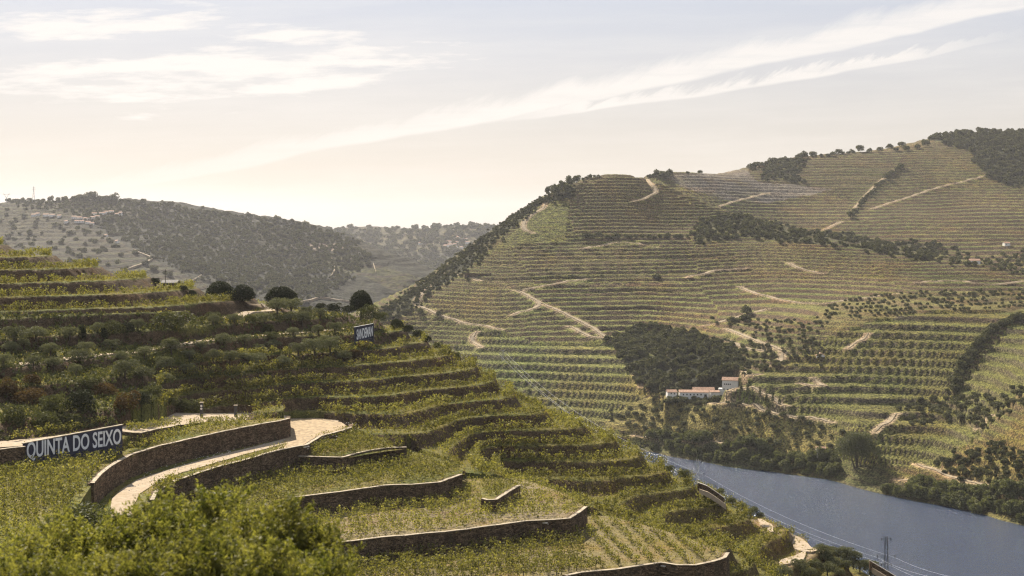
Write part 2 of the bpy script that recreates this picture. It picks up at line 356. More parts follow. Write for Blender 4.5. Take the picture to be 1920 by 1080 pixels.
Cpts = Cpts[:-1]+[(780,(400,-50)),(900,(380,-62)),(1000,(360,-68)),(1100,(350,-75)),(1200,(340,-80)),(1300,(335,-88)),(1450,(330,-92)),(1650,(330,-98)),(1850,(330,-106)),(1850,(270,-80)),(700,(480,-90)),(900,(480,-115)),(1100,(450,-122)),(1300,(430,-126)),(1500,(420,-128)),(1700,(420,-131)),(1000,(600,-144)),(1300,(520,-143)),(1600,(500,-143)),(1900,(500,-144)),(500,(500,-70)),(500,(620,-110)),(500,(800,-144)),(200,(800,-130)),(0,(700,-100)),
 (0,478,300),(120,500,305),(230,522,310),(310,536,315),(400,555,320),(480,566,325),(560,578,330),(640,590,335),(0,(360,-6)),(200,(360,-14)),(400,(375,-25)),(560,(385,-33)),(650,(395,-40)),(0,(450,-25)),(300,(450,-45)),(600,(450,-75)),
 (0,590,270),(0,640,258),(0,700,240),(0,760,225),(150,600,278),(150,690,255),(150,760,232),(300,590,288),(300,660,276),(300,720,257),(320,755,241),(450,600,306),(450,650,292),(450,710,276),(500,745,267),(560,625,308),(560,680,293),
 (0,(195,-34)),(300,(195,-41)),(600,(190,-50)),(1000,(195,-51)),(1400,(200,-60)),(1800,(225,-74)),(600,(150,-50)),(1400,(150,-56)),(0,(150,-40))]
# (px, (D, zr)) -> internal form
def HP(L): return [(p[0], (p[1][0], p[1][1])) if isinstance(p[1], tuple) else p for p in L]
class H2(Hill): pass
def conv(L):
    out = []
    for p in L:
        if isinstance(p[1], tuple): out.append(('w', p[0], p[1][0], p[1][1]))
        else: out.append(p)
    return out
def build(L, px, D, sc):
    w_ = []
    for p in L:
        if isinstance(p[1], tuple): w_.append(((p[0]-960)/F*p[1][0], p[1][0], CZ+p[1][1]))
        else: w_.append(PD(*p))
    h = Hill.__new__(Hill); h.t = TPS(w_, sc); h.px = px; h.D = D
    h.X = (px[:, None]-960)/F*D[None]; h.Y = np.broadcast_to(D[None], h.X.shape).copy(); h.hs = h.t(h.X, h.Y); h.z = h.hs.copy(); h.py(); return h
Dc = np.concatenate([np.arange(150, 200, 1.2), np.arange(200, 352, .45), np.arange(352, 640, 4.)])
C = build(Cpts, np.arange(-150, 2100, 3.2), Dc, 60.)
C.hs0 = C.hs.copy()
C.hs += .35*fbm(C.X/22, C.Y/22, 3)
vine_zone = [(300,705),(440,655),(560,668),(640,660),(720,600),(800,630),(900,680),(1050,760),(1200,840),(1420,960),(1530,1020),(1500,1120),(600,1120),(600,830),(575,800),(470,792),(330,790),(290,745)]
vine_zone2 = [(-200,400),(250,470),(480,560),(505,585),(300,585),(-200,592)]
p0x, p0y = C.PX, C.PY
inV = inpoly(p0x, p0y, vine_zone); inV2 = inpoly(p0x, p0y, vine_zone2)
behind = (C.Y > 262) & (C.PX > 700) & (C.PX < 1650) & (C.Y < 352)
inV |= behind & ~inV2
zt, uc = terrace(C.hs, 2.5, .36, .1)
zt2, uc2 = terrace(C.hs+.9*fbm(C.X/40, C.Y/40, 2, 5), 3.1, .26, .25)
k = np.where(inV | inV2, 1., .85); k = k*smooth(352, 335, C.Y)
C.z = C.hs+k*(np.where(inV | inV2, zt, zt2)+.2-C.hs)
u_all = np.where(inV | inV2, uc, uc2); bk = smooth(.6, .66, u_all)*smooth(1.0, .96, u_all)
C.z += .16*fbm(C.X*.8, C.Y*.8, 3)*(1+1.6*bk)
# hand-built retaining walls, roads and fields of the foreground: outlines as (px, py, height below the camera)
T = {}
T['upper field'] = [(44,867,-32.2),(140,857,-32.3),(230,846,-32.5),(262,834,-33),(330,803,-33),(400,790,-33.05),(460,789,-33.3),(500,784,-33.3),(539,785,-33.),(540,789,-33.05),(533,790.5,-33.05),(450,806,-33.05),(367,824,-33.05),(300,840,-33.05),(240,859,-33.05),(200,882,-33.05),(172,909,-33.05),(120,990,-33.3),(60,1080,-33.6),(-120,1080,-33.6),(-120,885,-33)]
T['road bench'] = [(170,914,-36.1),(200,905,-36.1),(250,886,-36.1),(333,862,-36.1),(400,843,-36.1),(467,828,-36.1),(540,809,-36.1),(541,786,-36.1),(600,786,-36.2),(640,794,-36.1),(659,804,-36.1),(600,821,-36.1),(573,838,-36.1),(550,842,-36.1),(517,849,-36.1),(467,863,-36.1),(400,881,-36.1),(333,903,-36.1),(300,921,-36.1),(284,939,-36.1),(270,990,-36.2),(160,990,-36.2)]
T['small terrace'] = [(560,846,-37.7),(600,823,-37.7),(658,807,-37.7),(700,826,-37.7),(760,842,-37.7),(720,847,-37.7),(687,852,-37.7),(640,861,-37.7),(600,860,-37.7),(560,859,-37.7)]
T['middle field'] = [(290,942,-39.5),(333,921,-39.4),(400,902,-39.4),(517,871,-39.5),(570,866,-40),(643,877,-40.2),(700,858,-40.2),(767,843,-40.2),(870,872,-40.3),(866,893,-40.3),(823,908,-40.3),(787,911,-40.3),(720,914,-40.3),(620,928,-40.3),(550,936,-40.3),(530,950,-40.3),(500,1020,-40.5),(280,1020,-40.2)]
T['wide field'] = [(540,957,-43.2),(620,950,-43.2),(700,936,-43.2),(800,923,-43.2),(866,896,-43),(980,898,-42.6),(1060,925,-43),(1098,951,-43.3),(1068,976,-43.3),(987,981,-43.3),(853,999,-43.3),(720,1011,-43.3),(596,1026,-43.3),(560,1050,-43.3),(480,1090,-43.3)]
T['low field'] = [(480,1062,-46.4),(600,1042,-46.4),(853,1014,-46.2),(987,993,-46.1),(1067,989,-46),(1098,962,-46),(1160,972,-46),(1250,996,-46.2),(1340,1028,-46.2),(1364,1041,-46.2),(1352,1052,-46.2),(1303,1064,-46.2),(1240,1059,-46.2),(1160,1071,-46.2),(1087,1078,-46.2),(1000,1092,-46.2),(560,1120,-46.4)]
for nm, poly in T.items():
    w_ = np.array([P(*q) for q in poly]); zt_ = w_[:, 2].mean()
    pp_ = [tuple(q[:2]) for q in w_]
    for dx_, dy_ in ((0, 0), (0, .9), (0, 1.8), (.7, .7), (-.7, .7)):
        m = inpoly(C.X+dx_, C.Y+dy_, pp_); C.z[m] = np.minimum(C.z[m], zt_-2.4-(.8 if dy_ > 0 else 0))
RU = [(543,780,-35.4),(460,774,-33.9),(400,775.5,-33.3),(330,774,-32.5),(300,788,-31.9),(230,800,-30.9),(100,818,-30.4),(-60,834,-30.4),(-60,843,-30.4),(45,836,-30.1),(232,812,-30.7),(262,811,-31.1),(300,803,-31.9),(340,797,-32.4),(400,789.5,-33),(460,788.5,-33.6),(543,787,-35.7)]
w_ = np.array([P(*q) for q in RU]); m = inpoly(C.X, C.Y, [tuple(q[:2]) for q in w_]); mx_, my_ = C.X[m], C.Y[m]; dd_ = np.hypot(mx_[:, None]-w_[None, :, 0], my_[:, None]-w_[None, :, 1])+.5; wt_ = dd_**-3; C.z[m] = np.minimum(C.z[m], (wt_*w_[None, :, 2]).sum(1)/wt_.sum(1)-.7)
# in front of the low wall nothing is higher than the bottom field
m = (C.Y < 200) & (C.z > CZ-49); C.z[m] = CZ-49
m = (C.Y < 204) & (C.PX > 540) & (C.PX < 1400) & (C.z > CZ-48.5); C.z[m] = CZ-48.8
C.py()
ctracks = [trace(C, L, 4) for L in ([(20,692),(60,684),(130,676),(200,668),(260,664),(330,650),(400,639),(470,633),(560,626),(650,618)], [(490,577),(500,580),(510,585),(480,592),(440,598),(380,600)],
    [(1455,988),(1475,996),(1495,1010),(1502,1026),(1510,1036),(1545,1030),(1555,1027)], [(1510,1036),(1500,1047),(1480,1056),(1460,1062)], [(1195,846),(1225,861),(1252,880),(1258,888)], [(1420,972),(1440,990),(1448,1000)])]
ctracks = [L for L in ctracks if len(L) > 3]
d, zz = near_lines(C, ctracks, 6); k = smooth(4.2, 2., d); C.z = C.z*(1-k)+(zz-.05)*k
C.py()
cc = np.empty(C.X.shape+(3,)); n_ = fbm(C.X/9, C.Y/9, 3)[..., None]+.0
cc[:] = GREEN*.9; cc = cc*(1-np.clip(.5+n_, 0, 1)*.7)+DRY*np.clip(.5+n_, 0, 1)*.7
bn = BANK*(.85+.5*(fbm(C.X/5, C.Y/5, 2, 3)[..., None]+.3)); right = smooth(950, 1250, C.PX)[..., None]*.35
bn = bn*(1-right)+DRY*right
cc = cc*(1-bk[..., None])+bn*bk[..., None]
k = (smooth(2.2, 1.2, d))[..., None]; cc = cc*(1-k)+DIRT*.8*k
C.obj('near_hillside', M['near'], cc)
for L in ctracks: ribbon('dirt_track', L, 3.2, M['road'], .3, th=.9)
print('C', C.X.shape)

# ---- the hillsides across the river
BL = [(-400,1080),(-200,1040),(0,1010),(300,980),(600,950),(900,928),(1100,925),(1230,915),(1330,872),(1450,839),(1560,812),(1650,770),(1750,739),(1850,711),(1920,685),(2050,655),(2200,630)]   # far bank: px, distance
Mpts = [(px,(D,-140)) for px, D in BL]+[(px,(D+12,-135.5)) for px, D in BL]+[(px,(D-40,-146)) for px, D in BL]
Mpts += [(1150,330,1450),(1085,340,1440),(1010,375,1400),(960,412,1365),(900,450,1330),(800,530,1250),(720,582,1180),(600,650,1100),(500,700,1070),
 (1200,332,1470),(1232,342,1490),(900,(1050,-98)),(900,(1150,-66)),(900,(1240,-33)),(800,(1120,-87)),(1150,640,1080),(1150,560,1170),(1150,450,1310),(1050,450,1310),(1050,560,1170),(1050,660,1060),(980,760,990),(1150,(935,-125)),
 (-0,(1500,-130)),(300,(1500,-120)),(500,(1350,-120)),(700,(1400,-105)),(850,(1550,-80)),(950,(1650,-60)),(1080,(1750,-20)),(700,(1700,-140)),(300,(1250,-140)),(0,(1300,-140)),(850,(2000,-120)),(1000,(2200,-80)),
 (1280,380,1440),(1312,432,1370),(1310,460,1315),(1400,454,1330),(1500,453,1320),(1240,420,1390),(1600,458,1330),(1680,472,1300),(1763,486,1280),(1850,498,1250),(1920,515,1230),(2050,530,1230),
 (1300,560,1170),(1500,560,1130),(1700,560,1100),(1850,550,1120),(1920,560,1110),(1400,500,1260),(1600,500,1240),
 (1400,640,1000),(1250,700,990),(1300,752,925),(1200,780,950),(1250,640,1060),(1380,700,950),
 (1600,625,960),(1700,598,980),(1900,588,1000),(2050,590,1000),(1500,750,885),(1600,800,830),(1700,760,865),(1450,690,935),(1365,735,905),(1550,690,925),(1700,880,785),(1800,690,900),(1790,750,860),(1750,700,900),
 (1920,690,830),(1870,790,780),(1920,870,715),(1920,930,697),(1860,860,745),(1800,800,815),(2050,700,760),(2050,850,690),(1450,800,865),(1560,850,825),(1350,800,895),
 (1400,440,1620),(1600,446,1600),(1750,478,1480),(1900,497,1400),(2050,500,1400),(1320,420,1600),(1450,380,1800),(1600,360,1880),(1750,350,1900),(1900,350,1900),(1750,420,1650),(1900,420,1650),(1600,400,1740),
 (1215,332,1800),(1300,325,1900),(1400,318,2000),(1450,303,2050),(1500,294,2100),(1600,286,2150),(1700,271,2200),(1760,256,2200),(1850,247,2230),(1920,249,2250),(2050,262,2300),
 (1200,(2600,0)),(1500,(2700,60)),(1800,(2800,80)),(2050,(2800,80)),(1700,(2350,140)),(1400,(2300,70))]
Dm = np.concatenate([np.arange(630, 1500, 1.75), np.arange(1500, 2360, 3.0)])
H = build(Mpts, np.arange(560, 2020, 2.4), Dm, 300.)
H.hs += 1.2*fbm(H.X/60, H.Y/60, 3)*smooth(CZ-138, CZ-120, H.hs)
PX, PY = H.PX, H.PY
Zw = {  # photo outlines of plots on the far hillside
 'walled': [(850,655),(900,615),(1000,640),(1150,640),(1215,690),(1210,760),(1140,800),(1050,790),(960,720),(880,680)],
 'lobe': [(1390,760),(1395,720),(1440,690),(1500,665),(1560,630),(1640,598),(1740,584),(1925,580),(1860,620),(1800,680),(1780,745),(1700,775),(1640,800),(1560,800),(1430,770)],
 'lobe2': [(1640,815),(1690,775),(1780,750),(1900,600),(1940,590),(1940,700),(1850,800),(1760,870),(1650,870)],
 'rightslope': [(1940,700),(1850,800),(1760,880),(1800,905),(1940,960)],
 'ravine': [(1150,640),(1180,622),(1250,622),(1330,640),(1380,670),(1400,690),(1350,705),(1290,725),(1230,738),(1190,700)],
 'grove': [(1130,790),(1200,745),(1260,745),(1330,752),(1420,770),(1560,800),(1570,850),(1400,840),(1240,828),(1180,815)],
 'gully': [(1305,455),(1310,415),(1370,402),(1440,415),(1500,432),(1580,440),(1660,455),(1760,460),(1740,488),(1650,474),(1570,458),(1400,445)],
 'summitwood': [(1740,262),(1800,235),(1930,235),(1930,350),(1880,345),(1840,320),(1830,285),(1780,270)],
 'scree': [(1250,330),(1400,318),(1420,340),(1480,345),(1560,355),(1520,365),(1440,380),(1350,372),(1280,350)],
 'orchard': [(1530,600),(1540,575),(1640,552),(1920,542),(1930,580),(1740,584),(1640,598),(1560,625)],
 'leftflank': [(700,600),(1000,372),(1015,372),(1040,365),(1075,352),(1066,372),(1020,378),(990,400),(935,445),(880,500),(810,545),(760,590),(720,600)],
 'toppyramid': [(1065,372),(1100,330),(1200,330),(1330,400),(1340,445),(1200,452),(1085,448),(1060,400)],
 'leftface': [(985,420),(1025,380),(1068,378),(1060,450),(960,460),(900,480)],
 'river': [(1160,1000),(1160,828),(1400,842),(1580,860),(1700,890),(1930,950),(1930,1000)]}
Z = {k: inpoly(PX, PY, v) for k, v in Zw.items()}
vis = H.PY <= H.hor+.01
wild = Z['ravine'] | Z['grove'] | Z['gully'] | Z['summitwood'] | Z['leftflank'] | Z['river'] | ~(H.hs > CZ-133)
plot = np.floor((H.X+40*fbm(H.X/200, H.Y/200, 2))/150)+7*np.floor((H.Y+60*fbm(H.X/260, H.Y/160, 2, 3))/170)
prand = _perm[(plot.astype(int)*37) & 255, (plot.astype(int)*11) & 255]
tilt = 5.*fbm(H.X/120, H.Y/260, 2, 9)+6*fbm(H.X/500, H.Y/500, 1, 2)
dz = 2.6*(1+.35*(np.floor(prand*5)/5)); dz[Z['toppyramid']] = 3.4; q2 = H.hs+1.7*tilt; u2 = q2/13.-np.floor(q2/13.); strong = smooth(.84, .88, u2)*smooth(1., .97, u2)*smooth(-.1, .25, fbm(H.X/90, H.Y/60, 2, 12)); dz[Z['leftface']] = 2.2; dz[H.Y > 1500] = 4.3
big = Z['walled'] | Z['lobe'] | Z['lobe2']
dz[big] = 4.9; dz[Z['rightslope']] = 3.6
bankf = np.where(big, .2, np.where(Z['toppyramid'], .42, .36)); strong = strong*~big*~Z['toppyramid']*~wild
q = H.hs+np.where(big, .35*tilt, tilt); zt, uh = terrace(q, dz, bankf, np.where(big, .2, .12)); zt = zt-(q-H.hs)
rowb = np.where(big, 0, .9*smooth(0, .1, uh)*smooth(.5, .36, uh)*(.75+.8*vnoise(H.X/3., H.Y/3.)))
# inner vine rows on the wide walled benches
inn = np.where(big & (uh < 1-bankf), .5*np.cos(2*np.pi*uh/.8*4.), 0)-1.6*strong
k = np.where(wild, .25, 1.)*smooth(CZ-137, CZ-130, H.hs)
H.z = H.hs+k*(zt-H.hs+rowb+inn+.2); H.z += np.where(wild, 2.2*fbm(H.X/14, H.Y/14, 3), .25*fbm(H.X/4, H.Y/4, 2))*smooth(CZ-139.5, CZ-134, H.hs)
H.z = np.maximum(H.z, -6.); H.py(); hq = H.hit([1290], [751])[0]; FD, FZ = hq[1], hq[2]; pad = (H.PX > 1246) & (H.PX < 1396) & (H.Y > FD-2) & (H.Y < FD+24); H.z[pad] = FZ+.2; pad2 = (H.PX > 1240) & (H.PX < 1402) & (H.Y > FD-26) & (H.Y <= FD-2); H.z[pad2] = np.minimum(H.z[pad2], FZ-.35*(FD-H.Y[pad2]))
H.py()
tracks_px = [[(1022,382),(1020,392),(1000,402),(985,413),(980,426),(985,434),(1000,438)], [(812,530),(795,548),(780,562),(779,572),(800,582),(830,594),(860,604),(885,610),(940,618)],
 [(965,545),(985,552),(1000,562),(1014,570),(1008,577),(985,585),(960,592)], [(1014,570),(1040,580),(1060,590),(1100,610),(1130,630),(1155,642)], [(970,545),(1000,541),(1040,533),(1100,525)],
 [(900,658),(903,652),(885,642),(884,634),(895,627)], [(1214,337),(1220,345),(1230,355),(1231,363),(1205,374),(1185,380)], [(1090,467),(1130,461),(1165,454),(1200,458),(1230,464)],
 [(1480,495),(1500,505),(1530,512),(1548,512)], [(1388,540),(1420,552),(1460,562),(1500,569),(1540,570),(1600,562),(1680,552)], [(1360,616),(1390,628),(1430,645),(1467,658)],
 [(1467,658),(1466,672),(1462,684),(1445,690)], [(1350,387),(1380,378),(1420,368),(1440,362)], [(1545,432),(1560,425),(1578,416)], [(1600,395),(1620,372),(1645,345),(1690,312)],
 [(1635,392),(1700,372),(1760,352),(1840,333)], [(1325,757),(1380,760),(1430,770),(1500,788),(1560,797)], [(1370,733),(1420,735),(1436,742),(1450,752),(1475,765)], [(1385,704),(1405,705),(1424,702)],
 [(1500,720),(1535,727),(1545,724),(1525,716)], [(1640,812),(1658,798),(1682,778)], [(1835,808),(1838,796),(1862,778)], [(1720,877),(1760,888),(1820,905),(1870,920),(1930,938)],
 [(1190,822),(1260,826),(1340,832),(1420,838)], [(1590,655),(1610,642),(1628,634)], [(1180,688),(1195,705),(1205,728)], [(1360,640),(1400,655),(1440,662)], [(1320,612),(1350,605),(1400,590),(1440,580)],
 [(1290,520),(1340,510),(1400,505)], [(840,512),(880,520),(900,528)], [(1065,612),(1100,630),(1155,642)], [(1720,530),(1800,527),(1860,535),(1920,528)], [(1680,900),(1720,905),(1760,915)]]
mt = [trace(H, L, 3) for L in tracks_px]; mt = [L for L in mt if len(L) > 3]
d, zz = near_lines(H, mt, 9); k = smooth(5.5, 2.8, d); H.z = H.z*(1-k)+zz*k; H.py()
# colours
nz = np.clip(.5+fbm(H.X/45, H.Y/45, 3), 0, 1)[..., None]
g = (GREEN*(1-.6*nz)+DRY*.6*nz)*(.78+.36*prand[..., None])
bench = uh < 1-bankf; bkm = smooth(0, .12, uh-(1-bankf))*smooth(1., .96, uh)
bcol = np.where(big[..., None], STONEC*.6, (BANK*.95)*(.8+.4*nz)); bcol = np.where(Z['toppyramid'][..., None], BANK*1.25, bcol)
hc = g*(1-bkm[..., None])+bcol*bkm[..., None]; hc = hc*(1-.6*strong[..., None])+BANK*.6*.6*strong[..., None]
for nm, col, kk in (('leftface', GREEN*.9, .45), ('scree', SCREE, .75), ('ravine', WOOD*.8, 1.), ('gully', SCRUB, .8), ('summitwood', WOOD, .9), ('leftflank', WOOD*.7, .95), ('grove', DRY*1.15, .75), ('orchard', DRY*.85, .6), ('rightslope', DRY*1.05, .3), ('river', SCRUB*1.3, .6)):
    kz = kk*np.clip(1.+1.3*fbm(H.X/25, H.Y/25, 2, 4), 0, 1.)[..., None]*Z[nm][..., None]; hc = hc*(1-kz)+col*kz
kk = smooth(4., 2.4, d)[..., None]; hc = hc*(1-kk)+DIRT*kk
H.obj('far_hillside', M['main'], hc)
wid = {}
for L in mt: ribbon('dirt_road', L, 2.8 if L[:, 1].mean() < 1400 else 1.9, M['track'], .35, th=1.2)
print('H', H.X.shape)

# ---- the long wooded hill on the left, and what lies behind it
FLp = [(-200,382,3000),(0,377,2950),(90,375,2900),(180,373,2850),(230,378,2850),(300,387,2800),(420,403,2750),(520,414,2700),(600,431,2650),(680,455,2600),(750,478,2500),(820,515,2350),(880,560,2200),
 (0,470,2450),(0,420,2700),(150,450,2400),(290,492,2150),(230,(1900,-75)),(400,540,1950),(300,(1800,-110)),(0,(1900,-70)),(300,430,2600),(450,450,2550),(450,500,2300),(420,470,2450),(600,480,2450),(600,530,2200),(600,585,1900),(700,500,2400),(700,560,2080),(760,520,2250),
 (720,600,1850),(400,(1700,-135)),(700,(1650,-142)),(0,(1650,-120)),(-200,470,2450),(0,(3400,20)),(300,(3400,0)),(600,(3200,-40)),(800,(3000,-110)),(900,(2600,-120))]
G = build(FLp, np.arange(-220, 960, 3.4), np.arange(1620, 3300, 6.5), 500.)
wood = inpoly(G.PX, G.PY, [(180,370),(300,380),(650,430),(700,470),(780,520),(700,590),(420,560),(300,480),(200,420),(130,395)])
G.hs += 6*fbm(G.X/220, G.Y/220, 3); zt, ug = terrace(G.hs+5*fbm(G.X/160, G.Y/200, 2), 7., .4)
G.z = np.where(wood, G.hs+6.5*fbm(G.X/26, G.Y/26, 3), G.hs+.7*(zt-G.hs-5*fbm(G.X/160, G.Y/200, 2))+1.5*fbm(G.X/18, G.Y/18, 2)); G.py()
lobes = [(-200,430),(60,400),(110,408),(200,440),(290,488),(380,530),(420,560),(-200,560)]
lob = inpoly(G.PX, G.PY, lobes); pale = inpoly(G.PX, G.PY, [(560,478),(640,480),(720,500),(790,520),(760,560),(690,520),(600,500)]); top = inpoly(G.PX, G.PY, [(-200,370),(140,372),(260,395),(330,405),(200,408),(0,405),(-200,410)])
nz = np.clip(.5+fbm(G.X/120, G.Y/120, 3), 0, 1)[..., None]
gc = WOOD*.36*(1-nz)+SCRUB*.34*nz; bkm = (smooth(.6, .75, ug)*smooth(1, .95, ug))[..., None]
vc_ = (GREEN*.34*(1-nz)+DRY*.24*nz)*(1-bkm)+BANK*.3*bkm
for m, k in ((lob, .75), (pale, .9), (top, .8)): kz = (m*k)[..., None]; gc = gc*(1-kz)+vc_*kz
kz = (inpoly(G.PX, G.PY, [(575,455),(640,458),(650,470),(590,472)])*.7)[..., None]; gc = gc*(1-kz)+SCREE*kz
G.obj('wooded_hill', M['far'], gc)
gt = [trace(G, L, 4) for L in ([(250,470),(265,478),(289,486),(275,494),(255,502),(235,508)], [(378,519),(372,524),(360,530)], [(620,520),(630,508),(626,495),(622,488)], [(660,570),(600,560),(560,572)], [(700,498),(705,512)], [(755,478),(760,488)], [(765,507),(768,516)])]
for L in gt:
    if len(L) > 3: ribbon('far_road', L, 3.2, M['track'], 2.4, th=3.)
FMp = [(560,436,5200),(620,434,5000),(660,427,4900),(710,425,4800),(760,425,4750),(800,427,4700),(850,422,4600),(940,425,4500),(1020,440,4500),(820,520,3400),(880,500,3500),(700,470,4200),(800,465,4100),(900,470,4000),(1000,(3600,-120)),(700,(3500,-120)),(560,(3500,-80)),(700,(5600,0)),(900,(5400,0)),(560,(5800,0)),(1050,(5200,-20))]
K = build(FMp, np.arange(500, 1060, 4.), np.arange(3350, 5400, 12.), 700.)
K.hs += 14*fbm(K.X/300, K.Y/300, 3); zt, uk = terrace(K.hs, 14., .4); K.z = K.hs+.35*(zt-K.hs)+4*fbm(K.X/40, K.Y/40, 3); K.py()
nz = np.clip(.5+fbm(K.X/200, K.Y/140, 3), 0, 1)[..., None]; K.obj('distant_hill', M['far'], (WOOD*.8*(1-nz)+DRY*.4*nz))
for L in ([(830,447),(842,440),(852,434)], [(722,447),(735,444),(760,443)]):
    L = trace(K, L, 3)
    if len(L) > 3: ribbon('far_road', L, 8., M['road'], 6, th=6.)
VFp = [(450,436,9500),(560,434,9500),(620,431,9500),(680,428,9500),(760,432,9500),(900,436,9500),(300,440,9500),(450,(8200,-60)),(700,(8200,-60)),(900,(8200,-60)),(450,(10500,-40)),(700,(10500,-40)),(900,(10500,-40))]
Q = build(VFp, np.arange(300, 1000, 10.), np.arange(8200, 10300, 100.), 2000.); Q.obj('farthest_hill', M['far'], np.broadcast_to(WOOD*1.4, Q.X.shape+(3,)).copy())

# river, ground under everything, near slope below the camera
def sheet(name, x0, x1, y0, y1, z, mat, kind='structure'): return tag(link(name, meshl(name, [(x0,y0,z),(x1,y0,z),(x1,y1,z),(x0,y1,z)], [(0,1,2,3)], mat)), kind=kind)
sheet('river', -4000, 4000, 380, 2600, 0., M['water'])
g_ = sheet('ground', -14000, 14000, -400, 13000, -7., M['far']); attr(g_.data, 'col', np.broadcast_to(SCRUB, (4, 3)).copy(), 'FLOAT_COLOR')
xs = np.linspace(-70, 60, 80); ys = np.linspace(-6, 152, 110); XX, YY = np.meshgrid(xs*1., ys, indexing='ij'); XX = XX*(.25+YY/150.)
ZZ = CZ-2-.3*YY; ZZ = np.where(YY > 132, np.minimum(ZZ, CZ-42-(YY-132)*.35), ZZ)+.4*fbm(XX/6, YY/6, 3)
i = np.arange(79)[:, None]*110+np.arange(109)[None]; fs = np.stack([i, i+110, i+111, i+1], -1).reshape(-1, 4)
me = mesh('slope_below', np.stack([XX, YY, ZZ], -1).reshape(-1, 3), fs, M['near'], True); attr(me, 'col', np.broadcast_to(GREEN, (8800, 3)).copy(), 'FLOAT_COLOR'); tag(link('slope_below', me), kind='structure')

# haze: one closed box round the scene
hb = MB().box(-15000, 15000, -500, 13500, -9, 430); tag(hb.build('haze', M['haze']), kind='stuff')
#%%MARK2
# ------------------------------------------------------------------ foreground walls, fields, roads
def sheet_poly(name, poly, mat, col=None, skirt=5., lift=0.):
    w_ = [Vector(P(*q)) for q in poly]; 
    for q in w_: q.z += lift
    n = len(w_)
    bm = bmesh.new(); vs = [bm.verts.new(q) for q in w_]
    for tri in tessellate_polygon([w_]):
        try: bm.faces.new([vs[i] for i in tri])
        except ValueError: pass
    area = sum(w_[i].x*w_[(i+1) % n].y-w_[(i+1) % n].x*w_[i].y for i in range(n))
    bmesh.ops.recalc_face_normals(bm, faces=bm.faces[:])
    for f in bm.faces:
        if f.normal.z < 0: f.normal_flip()
    bmesh.ops.subdivide_edges(bm, edges=[e for e in bm.edges], cuts=3, use_grid_fill=True)
    bmesh.ops.triangulate(bm, faces=[f for f in bm.faces if len(f.verts) > 4])
    for f in bm.faces: f.smooth = False
    for i in range(n):
        j = (i+1) % n
        if not ((poly[i][0]+poly[j][0])/2 < 225 and (poly[i][1]+poly[j][1])/2 > 900): continue
        try:
            f = bm.faces.new([bm.verts.new(c) for c in ((w_[i]), (w_[j]), (w_[j].x, w_[j].y, w_[j].z-skirt), (w_[i].x, w_[i].y, w_[i].z-skirt))])
            if area > 0: f.normal_flip()
        except ValueError: pass
    me = bpy.data.meshes.new(name); bm.to_mesh(me); bm.free(); me.materials.append(mat)
    co = np.array([v.co[:] for v in me.vertices])
    if col is not None:
        k = np.clip(.5+1.4*fbm(co[:, 0]/5, co[:, 1]/5, 3), 0, 1)[:, None]; attr(me, 'col', np.array(col[0])*(1-k)+np.array(col[1])*k, 'FLOAT_COLOR')
    o = tag(link(name, me), kind='structure')
    return o, BVHTree.FromPolygons([tuple(c) for c in co], [tuple(p.vertices) for p in me.polygons])
GR = (GREEN*1.0, DRY*1.0); SO = (DRY*1.0, (.25, .2, .13)); BVH = {}
for nm in T:
    cc_ = {'wide field': SO, 'low field': (DRY, (.22, .18, .1)), 'road bench': GR}.get(nm, GR)
    o, BVH[nm] = sheet_poly('terrace_ground', T[nm], M['field'], cc_)
o, _ = sheet_poly('upper_road', RU, M['road'], None, .6, .03)
RL = [(215,990),(206,960),(210,935),(228,918),(258,899),(335,875),(400,856),(467,840),(530,824),(545,815),(543,789),(520,781),(560,780),(600,783),(635,789),(628,800),(600,812),(560,828),(517,837),(467,850),(400,869),(340,887),(290,908),(262,926),(250,950),(252,990)]
o, _ = sheet_poly('lower_road', [(a, b, -36.06 if b < 960 else -36.15) for a, b in RL], M['road'], None, .5, .05)
# worn outer verge of the hairpin
o, _ = sheet_poly('road_verge', [(541,782,-36.02),(600,784,-36.02),(640,792,-36.02),(657,803.5,-36.02),(620,814,-36.02),(560,838,-36.02),(517,846,-36.02),(530,832,-36.02)], plain('verge_dirt', (.30, .22, .13), .95, .35, 1.2), None, .4, .035)

